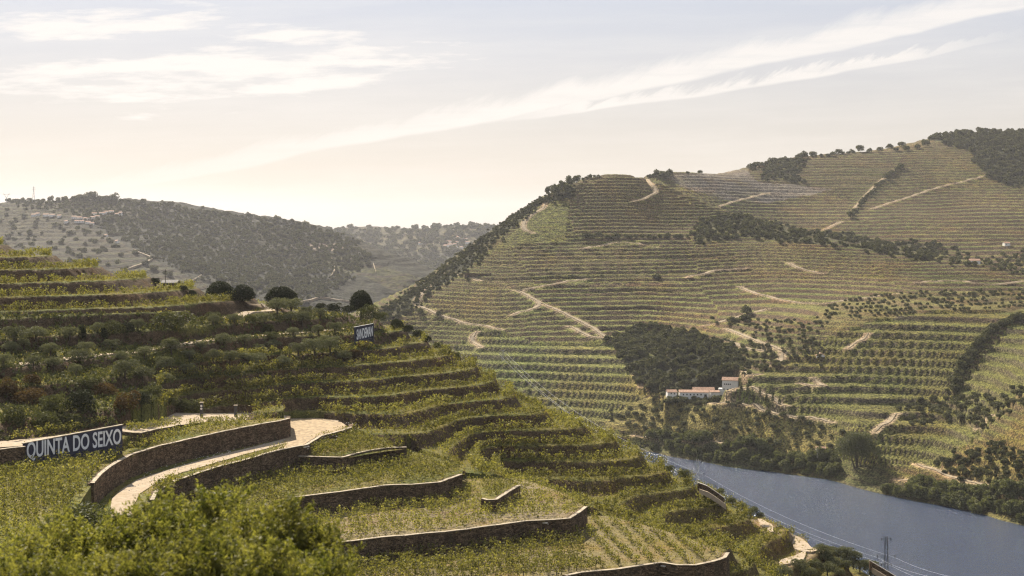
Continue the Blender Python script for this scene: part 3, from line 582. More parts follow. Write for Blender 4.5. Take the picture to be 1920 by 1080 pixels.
def wall(label, tops, base, cat='retaining wall', th=.75, coping=True):
    """tops: (px, py, height below camera) along the wall's upper front edge; base: height of its foot (a number or one per point)"""
    pts = dense([np.r_[P(a, b, c), (base[i] if isinstance(base, (list, tuple)) else base)+CZ] for i, (a, b, c) in enumerate(tops)], 1.4)
    n = len(pts); d = np.gradient(pts[:, :2], axis=0); d /= np.linalg.norm(d, axis=1)[:, None]+1e-9; nn = np.stack([-d[:, 1], d[:, 0]], 1)
    side = np.sign((nn*pts[:, :2]).sum(1).mean()) or 1; nn *= side                     # away from the camera
    jit = .09*vnoise(np.arange(n)*.8, np.full(n, len(tops)*3.1)); top = pts[:, 2]+.22+jit
    fr = pts[:, :2]-nn*(.12+.16)+nn*0; fb = pts[:, :2]-nn*(.30+.1*vnoise(np.arange(n)*.5, np.zeros(n)))[:, None]; bk_ = pts[:, :2]+nn*(th-.2)
    z0 = pts[:, 3]-.6
    rows = [np.c_[fb-nn*.12, z0], np.c_[(fb+fr)/2, (z0+top)/2], np.c_[fr, top], np.c_[bk_, top+.02], np.c_[bk_, z0]]
    vs = np.concatenate(rows); i = np.arange(n-1); fs = np.concatenate([np.stack([i+k*n, i+1+k*n, i+1+(k+1)*n, i+(k+1)*n], 1) for k in range(4)])
    fs = [tuple(f) for f in fs]+[tuple(k*n for k in range(5)), tuple(k*n+n-1 for k in range(5))[::-1]]
    root = link('retaining_wall', None); root.location = (*pts[n//2, :2], pts[n//2, 3]); tag(root, label, cat, 'dry stone walls holding up the terraces')
    loc = np.array(root.location)
    me = meshl('wall_face', vs-loc, fs, M['wall']); bm = bmesh.new(); bm.from_mesh(me); bmesh.ops.recalc_face_normals(bm, faces=bm.faces[:]); bm.to_mesh(me); bm.free(); link('wall_face', me, root)
    if coping:
        a = fr-nn*.05; b = fr+nn*.5; rr = [np.c_[a, top+.005], np.c_[a, top+.085+jit*.3], np.c_[b, top+.09+jit*.3], np.c_[b, top+.005]]
        vs = np.concatenate(rr)-loc; fs = np.concatenate([np.stack([i+k*n, i+1+k*n, i+1+(k+1)*n, i+(k+1)*n], 1) for k in range(3)])
        link('coping', mesh('coping', vs, fs, M['coping']), root)
    return root, pts, nn
w1, w1p, _ = wall('long curved wall holding the upper vine terrace above the pale road', [(172,910,-33),(186,893,-33),(205,878,-33),(240,857,-33),(300,838,-33),(367,822.5,-33),(450,805,-33),(533,789.5,-33),(541,787.5,-33)], -36.1)
wall('short return of the upper wall at the inside of the hairpin bend', [(541,787.5,-33.02),(541.5,783,-34.2)], [-36.1,-36.1], coping=False)
w2, w2p, _ = wall('curved wall under the lower road, ending in a sharp corner at the hairpin', [(284,941,-36.1),(292,925,-36.1),(310,913,-36.1),(333,902,-36.1),(400,880,-36.1),(467,862,-36.1),(517,848,-36.1),(550,841,-36.1),(573,837,-36.1),(600,820.5,-36.1),(640,810,-36.1),(659,803,-36.1)], [-39.6]*8+[-39.4,-38.,-37.7,-37.7])
wall('short dark return wall at the outer corner of the hairpin', [(659,803,-36.12),(659.5,797,-36.12)], -37.8, coping=False)
wall('short bent wall beside the stairs, below the hairpin', [(560,858,-37.7),(600,859.5,-37.7),(640,860.5,-37.7),(665,853,-37.7),(687,848,-37.7),(725,842.5,-37.7),(762,841,-37.7)], -40.3)
w4, w4p, _ = wall('wall across the middle of the vines with a kinked far end', [(540,940,-40.3),(551,935,-40.3),(620,927,-40.3),(720,913,-40.3),(787,910,-40.3),(823,907,-40.3),(845,899,-40.3),(864,892.5,-40.3)], -43.3)
w5, w5p, _ = wall('longest straight wall at the front, turning up at its far end', [(480,1044,-43.3),(595,1025,-43.3),(720,1010,-43.3),(853,998,-43.3),(987,980,-43.3),(1067,975,-43.3),(1085,963,-43.3),(1098,952.5,-43.3)], [-46.5,-46.5,-46.4,-46.2,-46.2,-46,-46,-46])
wall('small corner wall alone in the vines behind the longest wall', [(905,938,-41.8),(915,940,-41.7),(930,939.5,-41.6),(950,926,-41.6),(972,913,-41.6)], -43.3)
o, BVH['corner'] = sheet_poly('terrace_ground', [(905,938,-41.8),(915,940,-41.7),(930,939,-41.6),(950,926,-41.6),(972,913,-41.6),(960,907,-42.0),(900,915,-42.4)], M['field'], GR)
w6, w6p, _ = wall('lowest wall at the bottom edge, bending round the yellow plot', [(1060,1083,-46.2),(1087,1077,-46.2),(1160,1070,-46.2),(1240,1058,-46.2),(1270,1063,-46.2),(1303,1063,-46.2),(1335,1056,-46.2),(1358,1048,-46.2),(1364,1040,-46.2)], -49.2)
w0, w0p, _ = wall('low wall carrying on from the long name board beside the upper road', [(229,812.5,-30.75),(262,815,-31.2),(290,808,-31.7),(315,803.5,-32.1),(336,798.5,-32.4)], [-33]*5)
wall('brown wall at the edge of the photo before the long name board', [(-60,848,-30.2),(0,846,-30.1),(46,840,-30.05)], -33)
# stone steps built into the walls
def stairs(label, a, b, n, wd=1.1):
    a = P(*a); b = P(*b); root = tag(link('stone_stair', None, loc=a), label, 'steps', 'cantilevered stone steps in the walls')
    dv = (b-a)/max(n-1, 1); ang = math.atan2(dv[1], dv[0]); me = None
    for k in range(n):
        if me is None: me = meshl('step', *(lambda m_: (m_.v, m_.f))(MB().box(-.2, .2, -wd*.75, .35, -.1, .06, ang)), M['stone'])
        o = link('step', me, root); o.location = dv*k
stairs('flight of pale steps in the wall corner below the hairpin', (571,838,-36.1), (553,874,-39.6), 10, 1.3)
stairs('thin pale steps down the face of the middle wall', (784,911,-40.4), (797,931,-43.), 8, .5)
stairs('thin pale steps near the far end of the longest wall', (1022,980,-43.4), (1038,990,-44.8), 7, .5)
stairs('thin pale steps at the bottom edge in the lowest wall', (1244,1061,-46.3), (1262,1080,-48.2), 8, .5)

# name boards
def letters(name, txt, width, height, mat, parent, at, rot, th=.03, shear=0):
    cu = bpy.data.curves.new(name, 'FONT'); cu.body = txt; cu.extrude = th; cu.resolution_u = 4; cu.offset = .018; cu.space_character = 1.0
    tmp = bpy.data.objects.new('tmp', cu); me = bpy.data.meshes.new_from_object(tmp); bpy.data.objects.remove(tmp)
    co = np.empty(len(me.vertices)*3, np.float32); me.vertices.foreach_get('co', co); co = co.reshape(-1, 3)
    mn, mx = co.min(0), co.max(0); co[:, 0] = (co[:, 0]-mn[0])/(mx[0]-mn[0])*width
    cap = 0.729 if False else (mx[1]); co[:, 1] = co[:, 1]/cap*height; co[:, 1] += shear*co[:, 0]
    me.vertices.foreach_set('co', co.ravel()); me.materials.clear(); me.materials.append(mat); me.update()
    o = link(name, me, parent); o.location = at; o.rotation_euler = rot; return o
def board(name, label, a, b, ztop_a, ztop_b, zbot_a, zbot_b, txt, h, m0, m1, x0, zoff_a, zoff_b, cap):
    a = np.array(a[:2]); b = np.array(b[:2]); L = np.linalg.norm(b-a); ang = math.atan2(b[1]-a[1], b[0]-a[0])
    root = tag(link(name, None, loc=(a[0], a[1], CZ+zbot_a)), label, 'name board', 'painted name boards on the estate')
    root.rotation_euler.z = ang; z = lambda q: q-zbot_a
    vs = [(0, 0, 0), (L, 0, z(zbot_b)), (L, 0, z(ztop_b)), (0, 0, z(ztop_a)), (0, .3, 0), (L, .3, z(zbot_b)), (L, .3, z(ztop_b)), (0, .3, z(ztop_a))]
    fs = [(0, 1, 2, 3), (5, 4, 7, 6), (4, 0, 3, 7), (1, 5, 6, 2), (3, 2, 6, 7), (4, 5, 1, 0)]
    link('board_panel', meshl('board_panel', vs, fs, M['navy']), root)
    cp = [(x, y, zz_+dz_) for dz_ in (.0, .1) for x, y, zz_ in ((-.1, -.08, z(ztop_a)), (L+.1, -.08, z(ztop_b)), (L+.1, .45, z(ztop_b)), (-.1, .45, z(ztop_a)))]
    link('top_cap', meshl('top_cap', cp, [(3, 2, 1, 0), (4, 5, 6, 7), (0, 1, 5, 4), (1, 2, 6, 5), (2, 3, 7, 6), (3, 0, 4, 7)], cap), root)
    sh = (zoff_b-zoff_a)/(m1*L-m0*L); letters('lettering', txt, (m1-m0)*L, h, M['letter'], root, (m0*L, -.03, zoff_a-zbot_a), (R(90), 0, 0), .03, sh)
    return root
a = P(44,867,-32.2); b = P(229.5,848,-32.4)
board('name_board', 'long dark blue board with big white letters below the upper road', a, b, CZ-140-(832-440.)/F*a[1], -(797-440.)/F*b[1], -33.6, -33.6, 'QUINTA DO SEIXO', 2.25, .03, .985, 0, -(860.5-440)/F*a[1]+.05, -(831-440)/F*b[1], M['coping'])
Db = C.hit([684], [641])[0, 1]-.6; print('board', Db); a = PD(665,642,Db-1.2); b = PD(700.5,634,Db+2.)
board('name_board', 'small dark board with tall white letters below the lone dark tree', a, b, a[2]-CZ+3.25, b[2]-CZ+3.15, a[2]-CZ-.6, b[2]-CZ-.8, 'SANDEMAN', 2.15, .1, .95, 0, a[2]-CZ+.62, b[2]-CZ+.55, M['darksteel'])
fr_ = MB(); d_ = (b-a)/np.linalg.norm(b-a)
for q_ in (a, b): fr_.bar(q_-(0, .1, 1), q_+(0, -.1, 3.3), .14)
fr_.bar(a+(0, -.12, .05), b+(0, -.12, .05), .1); o = fr_.build('board_frame', M['darksteel']); o.parent = bpy.data.objects['name_board.001']; o.matrix_parent_inverse = Matrix.LocRotScale(o.parent.location, o.parent.rotation_euler, None).inverted()
def tall_wall(label, A, B, za, zb, zbot, th=.5):
    A = np.array(A); B = np.array(B); L = np.linalg.norm((B-A)[:2]); o = MB(); ang = math.atan2(B[1]-A[1], B[0]-A[0])
    n = 10; vs = []; 
    for k in range(n+1):
        f = k/n; x = f*L; zt_ = za+(zb-za)*f+.06*math.sin(k*2.3)
        vs += [(x, 0, zbot), (x, 0, zt_), (x, th, zt_), (x, th, zbot)]
    fs = [(4*k, 4*k+4, 4*k+5, 4*k+1) for k in range(n)]+[(4*k+1, 4*k+5, 4*k+6, 4*k+2) for k in range(n)]+[(4*k+2, 4*k+6, 4*k+7, 4*k+3) for k in range(n)]+[(3, 2, 1, 0)[::-1], (4*n, 4*n+1, 4*n+2, 4*n+3)]
    o = link('stone_wall', meshl('stone_wall', vs, fs, M['wall'])); o.location = A; o.rotation_euler.z = ang; return tag(o, label, 'stone wall')
tall_wall('dark stone wall just beyond the small name board', PD(701,634,322), PD(727,631,328), 2.4, 1.3, -1.5)

# ------------------------------------------------------------------ plants
def quads(cen, size, asp=1., up=0., r=rng, droop=None):
    """leaf-sized quads at the given centres"""
    n = len(cen); a = r.normal(size=(n, 3)); a[:, 2] += up; a /= np.linalg.norm(a, axis=1)[:, None]
    b = r.normal(size=(n, 3)); b -= (a*b).sum(1)[:, None]*a; b /= np.linalg.norm(b, axis=1)[:, None]
    s_ = (size*(.6+.8*r.random(n)))[:, None]/2; a = a*s_; b = b*s_*asp
    return np.stack([cen-a-b*.5, cen-a*.1-b, cen+a, cen-a*.1+b], 1)      # a kite: pointed like a leaf
def qmesh(name, q, mat):
    n = len(q); return mesh(name, q.reshape(-1, 3), np.arange(4*n).reshape(n, 4), mat)
def crown_pts(n, lobes, r=rng, shell=.75):
    """points in the outer part of several overlapping lobes (x, y, z, rx, rz)"""
    L = np.array(lobes, float); w_ = L[:, 3]**2; k = r.choice(len(L), n, p=w_/w_.sum()); d_ = r.normal(size=(n, 3)); d_ /= np.linalg.norm(d_, axis=1)[:, None]
    d_[:, 2] = np.where(d_[:, 2] < -.55, -d_[:, 2], d_[:, 2]); rad = shell+(1.06-shell)*r.random(n)**.7
    return L[k, :3]+d_*rad[:, None]*np.stack([L[k, 3], L[k, 3], L[k, 4]], 1)
def lobes_of(w_, h, z0, n, r=rng):
    out = [(0, 0, z0+h*.42, w_*.34, h*.44)]
    for i in range(n):
        t = 2*math.pi*i/n+r.random()*.8; q_ = w_*(.18+.16*r.random()); rr = w_*(.19+.09*r.random())
        out.append((q_*math.cos(t), q_*math.sin(t), z0+h*(.26+.4*r.random()), rr, rr*(h/w_)*1.25))
    return out
def tree_mesh(w_, h, z0, nl, n, size, mat, name='crown', asp=.6, r=rng, shell=.7):
    return qmesh(name, quads(crown_pts(n, lobes_of(w_, h, z0, nl, r), r, shell), size, asp, .2, r), mat)
def trunk_mesh(h, r0, br, z0, seed):
    rr = random.Random(seed); m_ = MB(); p0 = Vector((0, 0, -.5)); p1 = Vector((rr.uniform(-.12, .12), rr.uniform(-.12, .12), h)); m_.bar(p0, p1, r0, r0*.75, 6)
    for k in range(br):
        t = 2*math.pi*k/br+rr.random(); q_ = p1+Vector((math.cos(t)*z0*.6, math.sin(t)*z0*.6, z0)); m_.bar(p1-Vector((0, 0, .1)), q_, r0*.6, r0*.25, 5)
    return meshl('trunk', m_.v, m_.f, M['bark'])
# grapevine templates (unit: metres)
def vine_q(n, seed, w_=.6, h=1.45):
    r = np.random.default_rng(seed); c = np.c_[r.normal(0, w_*.30, n), r.normal(0, w_*.22, n), .35+(h-.35)*r.random(n)**.8]
    sh = r.integers(0, 4, n); c[:, 0] += (sh-1.5)*.2*(c[:, 2]); c[:, 1] += (((sh*7) % 3)-1)*.12*c[:, 2]; return quads(c, .25, .75, .25, r)
VQ = [vine_q(40, s_, .75, 1.25+.12*s_) for s_ in range(5)]
VM = [qmesh('foliage', vine_q(70, 20+s_, .75, 1.3+.12*s_), M['vine']) for s_ in range(4)]
vt = MB().bar((0, 0, -.25), (.05, .02, .55), .045, .03, 4).bar((.05, .02, .5), (-.2, 0, .95), .03, .012, 4).bar((.05, .02, .5), (.25, .05, .9), .025, .012, 4); VT = meshl('stem', vt.v, vt.f, M['bark'])
vs_ = MB().bar((.1, 0, -.25), (.1, 0, 1.55), .035, .03, 4); VS = meshl('stake', vs_.v, vs_.f, M['wood'])
def scatter_q(pts, rz, sc, sets, pick):
    out = []
    for k in range(len(sets)):
        m_ = pick == k
        if not m_.any(): continue
        q_ = sets[k]; c_, s_ = np.cos(rz[m_]), np.sin(rz[m_]); x = q_[None, :, :, 0]; y = q_[None, :, :, 1]; z = q_[None, :, :, 2]; sc_ = sc[m_][:, None, None]
        X_ = (x*c_[:, None, None]-y*s_[:, None, None])*sc_+pts[m_, 0][:, None, None]; Y_ = (x*s_[:, None, None]+y*c_[:, None, None])*sc_+pts[m_, 1][:, None, None]; Z_ = z*sc_+pts[m_, 2][:, None, None]
        out.append(np.stack([X_, Y_, Z_], -1).reshape(-1, 4, 3))
    return np.concatenate(out)
# vines of the walled fields
FV = []
def field(nm, poly, ang, row, step, keep=.9, sc=1., bvh=None, lab=None, off=0.):
    w_ = np.array([P(*q) for q in poly]); pc = [tuple(q[:2]) for q in w_]; c_ = w_[:, :2].mean(0); ext = np.abs(w_[:, :2]-c_).max()*1.5
    d_ = np.array((math.cos(ang), math.sin(ang))); e_ = np.array((-d_[1], d_[0]))
    a_, b_ = np.meshgrid(np.arange(-ext, ext, step), np.arange(-ext, ext, row)+off, indexing='ij'); xy = c_+a_.ravel()[:, None]*d_+b_.ravel()[:, None]*e_
    xy += rng.normal(0, .13, xy.shape); m_ = inpoly(xy[:, 0], xy[:, 1], pc) & (rng.random(len(xy)) < keep); bt = BVH[bvh or nm]
    for x, y in xy[m_]:
        h_ = bt.ray_cast(Vector((x, y, 300)), Vector((0, 0, -1)))
        px_ = x/y*F+960
        lb = lab if lab and lab != 'L' else ('young grapevine below the long name board, '+('under its first letters' if px_ < 110 else 'under its last letters' if px_ < 230 else 'along the curved upper wall' if px_ < 400 else 'near the hairpin end')) if lab is None else ('grapevine in front of the longest wall, '+('at its left end' if px_ < 750 else 'at its middle' if px_ < 950 else 'at its corner'))
        if h_[0] is not None: FV.append((x, y, h_[0].z, ang, sc*rng.uniform(.75, 1.25), lb))
field('upper field', [(70,872,-32.4),(230,852,-32.7),(262,840,-33),(330,809,-33),(400,793,-33),(500,787,-33),(530,788,-33),(450,804,-33),(367,821,-33),(300,836,-33),(240,855,-33),(195,878,-33),(165,905,-33),(120,980,-33.3),(70,1060,-33.6),(-60,1060,-33.6),(-60,880,-33)], R(20), 1.9, 1.15, .85, 1., lab=None)
field('small terrace', [(575,850,-37.7),(610,826,-37.7),(655,816,-37.7),(700,829,-37.7),(752,842,-37.7),(687,849,-37.7),(640,858,-37.7),(580,857,-37.7)], R(5), 1.5, 1., .95, 1.1, lab='grapevine on the small terrace in the corner below the hairpin')
field('middle field', [(350,932,-39.5),(450,905,-39.6),(520,888,-39.7),(575,878,-40.2),(643,892,-40.2),(700,872,-40.2),(780,858,-40.2),(865,876,-40.3),(860,888,-40.3),(820,903,-40.3),(720,910,-40.3),(620,923,-40.3),(550,931,-40.3),(520,960,-40.3),(400,1000,-40.3),(320,980,-40.3)], R(8), 1.9, 1.05, .9, 1.1, lab='grapevine in the field between the stairs and the middle wall')
field('wide field', [(560,975,-43.2),(620,964,-43.2),(720,944,-43.2),(800,936,-43.2),(880,905,-43),(980,902,-42.6),(1060,929,-43),(1092,950,-43.3),(1066,972,-43.3),(987,977,-43.3),(853,995,-43.3),(720,1006,-43.3),(600,1020,-43.3),(520,1035,-43.3)], R(9), 2.0, 1.05, .82, .98, lab='grapevine in the stony field behind the longest wall')
field('corner', [(910,935,-41.8),(930,936,-41.6),(968,913,-41.6),(960,909,-42.0),(905,917,-42.4)], R(9), 1.7, 1., .8, .95, bvh='corner', lab='grapevine above the small corner wall')
field('low field', [(600,1062,-46.4),(720,1050,-46.3),(853,1030,-46.2),(987,1006,-46.1),(1085,1000,-46),(1120,1070,-46.2),(1000,1085,-46.2),(560,1110,-46.4)], R(6), 1.9, 1.05, .88, 1.05, lab='L')
field('low field', [(1095,975,-46),(1160,976,-46),(1250,1000,-46.2),(1340,1031,-46.2),(1355,1042,-46.2),(1300,1058,-46.2),(1240,1055,-46.2),(1160,1066,-46.2),(1125,1070,-46.2)], R(98), 2.5, 1.1, .88, .95, lab='grapevine in the striped yellow plot above the lowest wall')
# a single row along the outer edge of the lower road
RW = [(296,928),(320,913),(345,902),(400,884),(467,866),(500,855),(535,844)]
q_ = dense([P(a, b-2.2, -36.05) for a, b in RW], .62)
for k_, q0 in enumerate(q_):
    if rng.random() < .8 or k_ < 18: FV.append((q0[0], q0[1], q0[2], R(20), rng.uniform(.6, .95) if k_ > 12 else 1.15, 'small grapevine in the single row beside the pale road'))
for a_, b_ in (((0,838),(225,802)), ((240,812),(335,800))):
    q_ = dense([P(a_[0], a_[1]-1, -30.3), P(b_[0], b_[1]-1, -30.9 if b_[0] < 300 else -32.2)], .8)
    for q0 in q_: FV.append((q0[0], q0[1]+(5.5 if a_[0] == 0 else 0), q0[2], R(20), rng.uniform(.75, 1.15), 'grapevine beside the upper road behind the long name board'))
FVa = np.array([(a_, b_, c_, d_, e_) for a_, b_, c_, d_, e_, _ in FV]); labs = [q[5] for q in FV]
pxv = FVa[:, 0]/FVa[:, 1]*F+960; pyv = 440-(FVa[:, 2]-CZ)/FVa[:, 1]*F
inview = (pxv > -5) & (pxv < 1925) & (pyv < 1085) & ~((pxv < 600) & (pyv > 960+.08*np.abs(pxv-300)))
order = np.argsort(FVa[:, 1]+np.where(inview, 0, 1e4)); ind = order[:290]; rest = order[290:]
print('field vines', len(FVa), 'in view', inview.sum())
for k_ in ind:
    x, y, z, a_, s_ = FVa[k_]; r_ = tag(link('grapevine', None, loc=(x, y, z)), labs[k_], 'grapevine', labs[k_].replace('young ', '').replace('small ', '').replace('grapevine', 'grapevines')); r_.rotation_euler.z = a_+rng.normal(0, .3); r_.scale = (s_,)*3
    link('foliage', VM[k_ % 4], r_); link('stem', VT, r_)
    if k_ % 3 == 0: link('stake', VS, r_)
lab_set = sorted(set(labs))
for L_ in lab_set:
    kk = np.array([k_ for k_ in rest if labs[k_] == L_])
    if len(kk) == 0: continue
    q_ = scatter_q(FVa[kk, :3], FVa[kk, 3]+rng.normal(0, .3, len(kk)), FVa[kk, 4]*1.05, VQ, rng.integers(0, 5, len(kk)))
    o = link('grapevines', qmesh('grapevines', q_, M['vine'])); tag(o, None, None, None, 'stuff')
# vine rows of the terraced spur: one thing per terrace
def contour_pts(h, dzv, off, mask, cell):
    q_ = h.hs/dzv-off; lv = np.floor(q_); out = []
    for ax in (0, 1):
        A = (slice(None, -1), slice(None)) if ax == 0 else (slice(None), slice(None, -1)); B = (slice(1, None), slice(None)) if ax == 0 else (slice(None), slice(1, None))
        m_ = (np.abs(lv[A]-lv[B]) == 1) & mask[A]; L_ = np.maximum(lv[A], lv[B])[m_]; f_ = (L_-q_[A][m_])/(q_[B][m_]-q_[A][m_])
        out.append(np.c_[h.X[A][m_]+(h.X[B]-h.X[A])[m_]*f_, h.Y[A][m_]+(h.Y[B]-h.Y[A])[m_]*f_, h.z[A][m_]*(1-f_)+h.z[B][m_]*f_, L_])
    out = np.concatenate(out); key = np.floor(out[:, 0]/cell)*100003+np.floor(out[:, 1]/cell)*17+out[:, 3]*7919; _, ui = np.unique(key, return_index=True); return out[ui]
vm_ = (inV | inV2) & (C.Y < 338) & (d_c := near_lines(C, ctracks, 3)[0] > 2.2) & (C.Y > 205)
for poly in list(T.values())+[RU]:
    w_ = [tuple(P(*q)[:2]) for q in poly]; vm_ &= ~inpoly(C.X, C.Y, w_)
vm_ &= ~inpoly(C.PX, C.PY, [(640,560),(735,600),(735,655),(640,655)])
vm_ &= ~inpoly(C.PX, C.PY, [(1520,1010),(1700,1000),(1700,1100),(1440,1100),(1470,1066)])
ORD = ['first','second','third','fourth','fifth','sixth','seventh','eighth','ninth','tenth','eleventh','twelfth','thirteenth','fourteenth','fifteenth','sixteenth','seventeenth','eighteenth','nineteenth','twentieth','twenty first','twenty second','twenty third','twenty fourth','twenty fifth','twenty sixth']
nrow = 0
for zone, labt in ((inV, '{} vine row down the spur, counting from the small name board'), (inV2, '{} vine row of the upper slope, counting from its skyline')):
    allp = [contour_pts(C, 2.5, .08, vm_ & zone, .78), contour_pts(C, 2.5, .3, vm_ & zone & (fbm(C.X/14, C.Y/14, 2, 6) > .2), 1.2)]
    lv = sorted(set(np.unique(allp[0][:, 3])), reverse=True); c_ = 0
    for L_ in lv:
        p_ = np.concatenate([a_[a_[:, 3] == L_] for a_ in allp])
        p_ = p_[rng.random(len(p_)) < .86]
        if len(p_) < 12: continue
        q_ = scatter_q(p_[:, :3]-(0, 0, .15), rng.random(len(p_))*6.28, rng.uniform(.75, 1.3, len(p_))*(1.18 if zone is inV else 1.02), VQ, rng.integers(0, 5, len(p_)))
        o = link('vine_row', qmesh('vine_row', q_, M['vine'])); tag(o, labt.format(ORD[min(c_, 25)]), 'vine row', 'vine rows along the terraces of the spur'); c_ += 1; nrow += len(p_)
print('row vines', nrow)

# olives and bushes of the near hillside
OM = [tree_mesh(4.3, 2.7, .55, 7, 2200, .22, M['olive'], r=np.random.default_rng(40+k_)) for k_ in range(4)]
TM = [trunk_mesh(1.05, .2, 4, .9, k_) for k_ in range(3)]
SM = [tree_mesh(3.6, 2.6, -.3, 8, 1500, .24, M['shrub'], r=np.random.default_rng(60+k_)) for k_ in range(3)]
RM = [tree_mesh(3.6, 2.8, -.3, 8, 1500, .24, M['rust'], r=np.random.default_rng(70+k_)) for k_ in range(2)]
DM = [tree_mesh(5.2, 4.0, -.5, 9, 3200, .26, M['oak'], r=np.random.default_rng(80+k_), shell=.8) for k_ in range(3)]
def place_on(h, px, py): 
    q_ = h.hit(px, py)[0]
    return None if np.isnan(q_[0]) else q_
def put_tree(name, lab, cat, grp, q_, width, crown, trunk=None, base=3.9, hs=1.):
    r_ = tag(link(name, None, loc=q_), lab, cat, grp); s_ = width/base; r_.scale = (s_, s_, s_*hs); r_.rotation_euler.z = rng.random()*6.28
    link('crown', crown, r_)
    if trunk: link('trunk', trunk, r_)
    return r_
nO = 0
olives = [(68,640,38),(28,645,40),(130,640,30),(258,620,26),(400,612,26),(210,660,28),(160,664,27),(95,668,30),(100,694,28),(62,690,26),(150,688,36),(142,706,26),(228,680,25),(270,672,27),(322,668,34),(355,678,24),(420,652,34),(458,650,24),(485,662,20),(497,612,32),(512,655,26),(550,634,22),(597,630,22),(628,628,26),(400,682,28),(430,688,28),(458,682,24),(478,692,34),(530,692,32),(560,672,34),(590,672,38),(620,668,38),(645,680,28),(545,606,24),(567,612,30),(600,600,24),(520,588,40),(545,592,40),(575,600,26),(235,712,44),(268,716,40),(308,704,34),(310,722,30),(355,706,30),(20,662,26),(45,655,22),(5,690,30),(375,660,22),(440,606,24),(182,628,24)]
where = lambda px, py: ('above the sandy track' if py < 692-.13*px else 'below the sandy track')
hv = ['between bushes at the left edge','above a bend of the track','among the dense olives','near the small name board']
for px, py, wd in olives:
    q_ = place_on(C, px, py)
    if q_ is None: continue
    side = where(px, py); zn = hv[0] if px < 110 else hv[1] if px < 300 else hv[2] if px < 520 else hv[3]
    put_tree('olive_tree', 'round grey green olive tree %s, %s' % (side, zn), 'olive tree', 'olive trees %s, %s' % (side, zn), q_, wd*q_[1]/F*1.08, OM[nO % 4], TM[nO % 3], 3.9, rng.uniform(.85, 1.1)); nO += 1
shr = [(325,622,70,'wide brown shrub on the bank above the sandy track',1),(400,600,30,'round bush in the dry bank under the vines',0),(155,636,18,'narrow dark bush among the terraced olives',2),(195,640,16,'narrow dark cypress-like bush beside the hedge',2),(215,624,44,'bright green creeper mass over the dark terrace wall',0),(240,622,30,'dark bush beside the bright creeper mass',2),
 (15,745,50,'reddish shrub at the left edge above the road',3),(55,760,60,'reddish brown shrub over the long name board',3),(100,775,56,'tall grey green shrub above the start of the name board',0),(150,770,60,'dark shrub above the middle of the name board',2),(165,735,46,'olive brown shrub on the upper rim of the bank',0),(198,745,46,'tall brown shrub on the rim of the bank',3),(235,770,56,'rusty shrub above the end of the name board',3),(265,760,46,'dark shrub at the nose of the bank',2),(285,745,40,'green shrub on the nose of the bank',0),(30,800,56,'pale leaved bush behind the vines at the left edge',0),(90,805,56,'pale leaved bush right behind the name board',0),(130,800,50,'pale bush behind the letters of the name board',0),(270,800,20,'slim young tree beside the upper road',0),(60,722,40,'low brown shrub between vines and the bank',3),
 (340,768,34,'grey green hedge bush beside the upper road',0),(362,770,34,'dark hedge bush beside the gatepost',0),(320,765,26,'small hedge bush where the road bends',0),
 (745,615,30,'first bush behind the wall of the small name board',2),(765,622,24,'bush where the hedge starts down the ridge',2),(782,630,22,'third bush of the hedge on the ridge',2),(800,640,22,'fourth bush of the hedge on the ridge',2),(820,652,20,'fifth bush of the hedge on the ridge',0),(838,660,22,'sixth bush of the hedge on the ridge',2),(855,670,18,'last bush of the hedge on the ridge',0),(690,598,40,'bright green trees under the lone dark tree',0),(715,600,24,'green tree beside the lone dark tree',0),
 (360,556,20,'dark bush on the skyline beside the utility pole',2),(290,534,20,'dark bush on the skyline before the utility pole',2),(345,545,18,'small dark bush near the grey roof',2),(470,604,26,'bush at the foot of a broken terrace wall',0),(500,625,30,'tall green bush above the track',0),(510,640,26,'bright green bush beside the track',0),(680,655,26,'brown shrub under the small name board',3),(665,668,24,'low brown shrub below the small name board',3)]
shr += [(600+int(26*k_), 583+int(1.5*k_)+(k_ % 2)*3, 26+6*(k_ % 2), 'dark olive tree in the line left of the lone dark tree', 2) for k_ in range(3)]
for i_, (px, py, wd, lab, ty) in enumerate(shr):
    q_ = place_on(C, px, py)
    if q_ is None: q_ = PD(px, py, 325.)
    m_ = (SM[i_ % 3], SM[(i_+1) % 3], DM[i_ % 3], RM[i_ % 2])[ty]; o = tag(link('shrub', m_, loc=q_-(0, 0, .2)), lab, 'shrub', 'dark trees in line' if 'in the line' in lab else None); s_ = wd*q_[1]/F/(5.2 if ty == 2 else 3.6)
    o.scale = (s_, s_, s_*rng.uniform(.9, 1.2)*(2.2 if wd < 21 and 'narrow' in lab or 'slim' in lab else 1.)); o.rotation_euler.z = rng.random()*6.28
# umbrella pines and the lone tree on the skyline
for px, py, wd, hh, lab in ((412,561,58,4.3,'broad dark rounded pine nearer the utility pole'),(455,565,46,3.9,'broad dark rounded pine joined to its neighbour'),(527,567,66,3.9,'low dome shaped dark pine standing apart'),(677,594,48,6.4,'lone tall round dark tree above the small name board')):
    q_ = C.hit(px, py)[0]
    if np.isnan(q_[0]): q_ = PD(px, py, 330.)
    w_ = wd*q_[1]/F; z0 = -.2 if hh < 6 else .9; rp = np.random.default_rng(px); lb = [(0, 0, z0+(hh-z0)*.42, w_*.4, (hh-z0)*.56)]+[(w_*.27*math.cos(a_), w_*.27*math.sin(a_), z0+(hh-z0)*rp.uniform(.25, .55), w_*rp.uniform(.17, .24), (hh-z0)*rp.uniform(.26, .36)) for a_ in np.linspace(0, 5.6, 9)]; cr = qmesh('crown', quads(crown_pts(7000, lb, rp, .82), .3, .6, .2, rp), M['oak'])
    r_ = tag(link('pine_tree', None, loc=q_-(0, 0, .2)), lab, 'tree'); link('crown', cr, r_); link('trunk', trunk_mesh(hh*.35, .3, 5, hh*.3, px), r_)
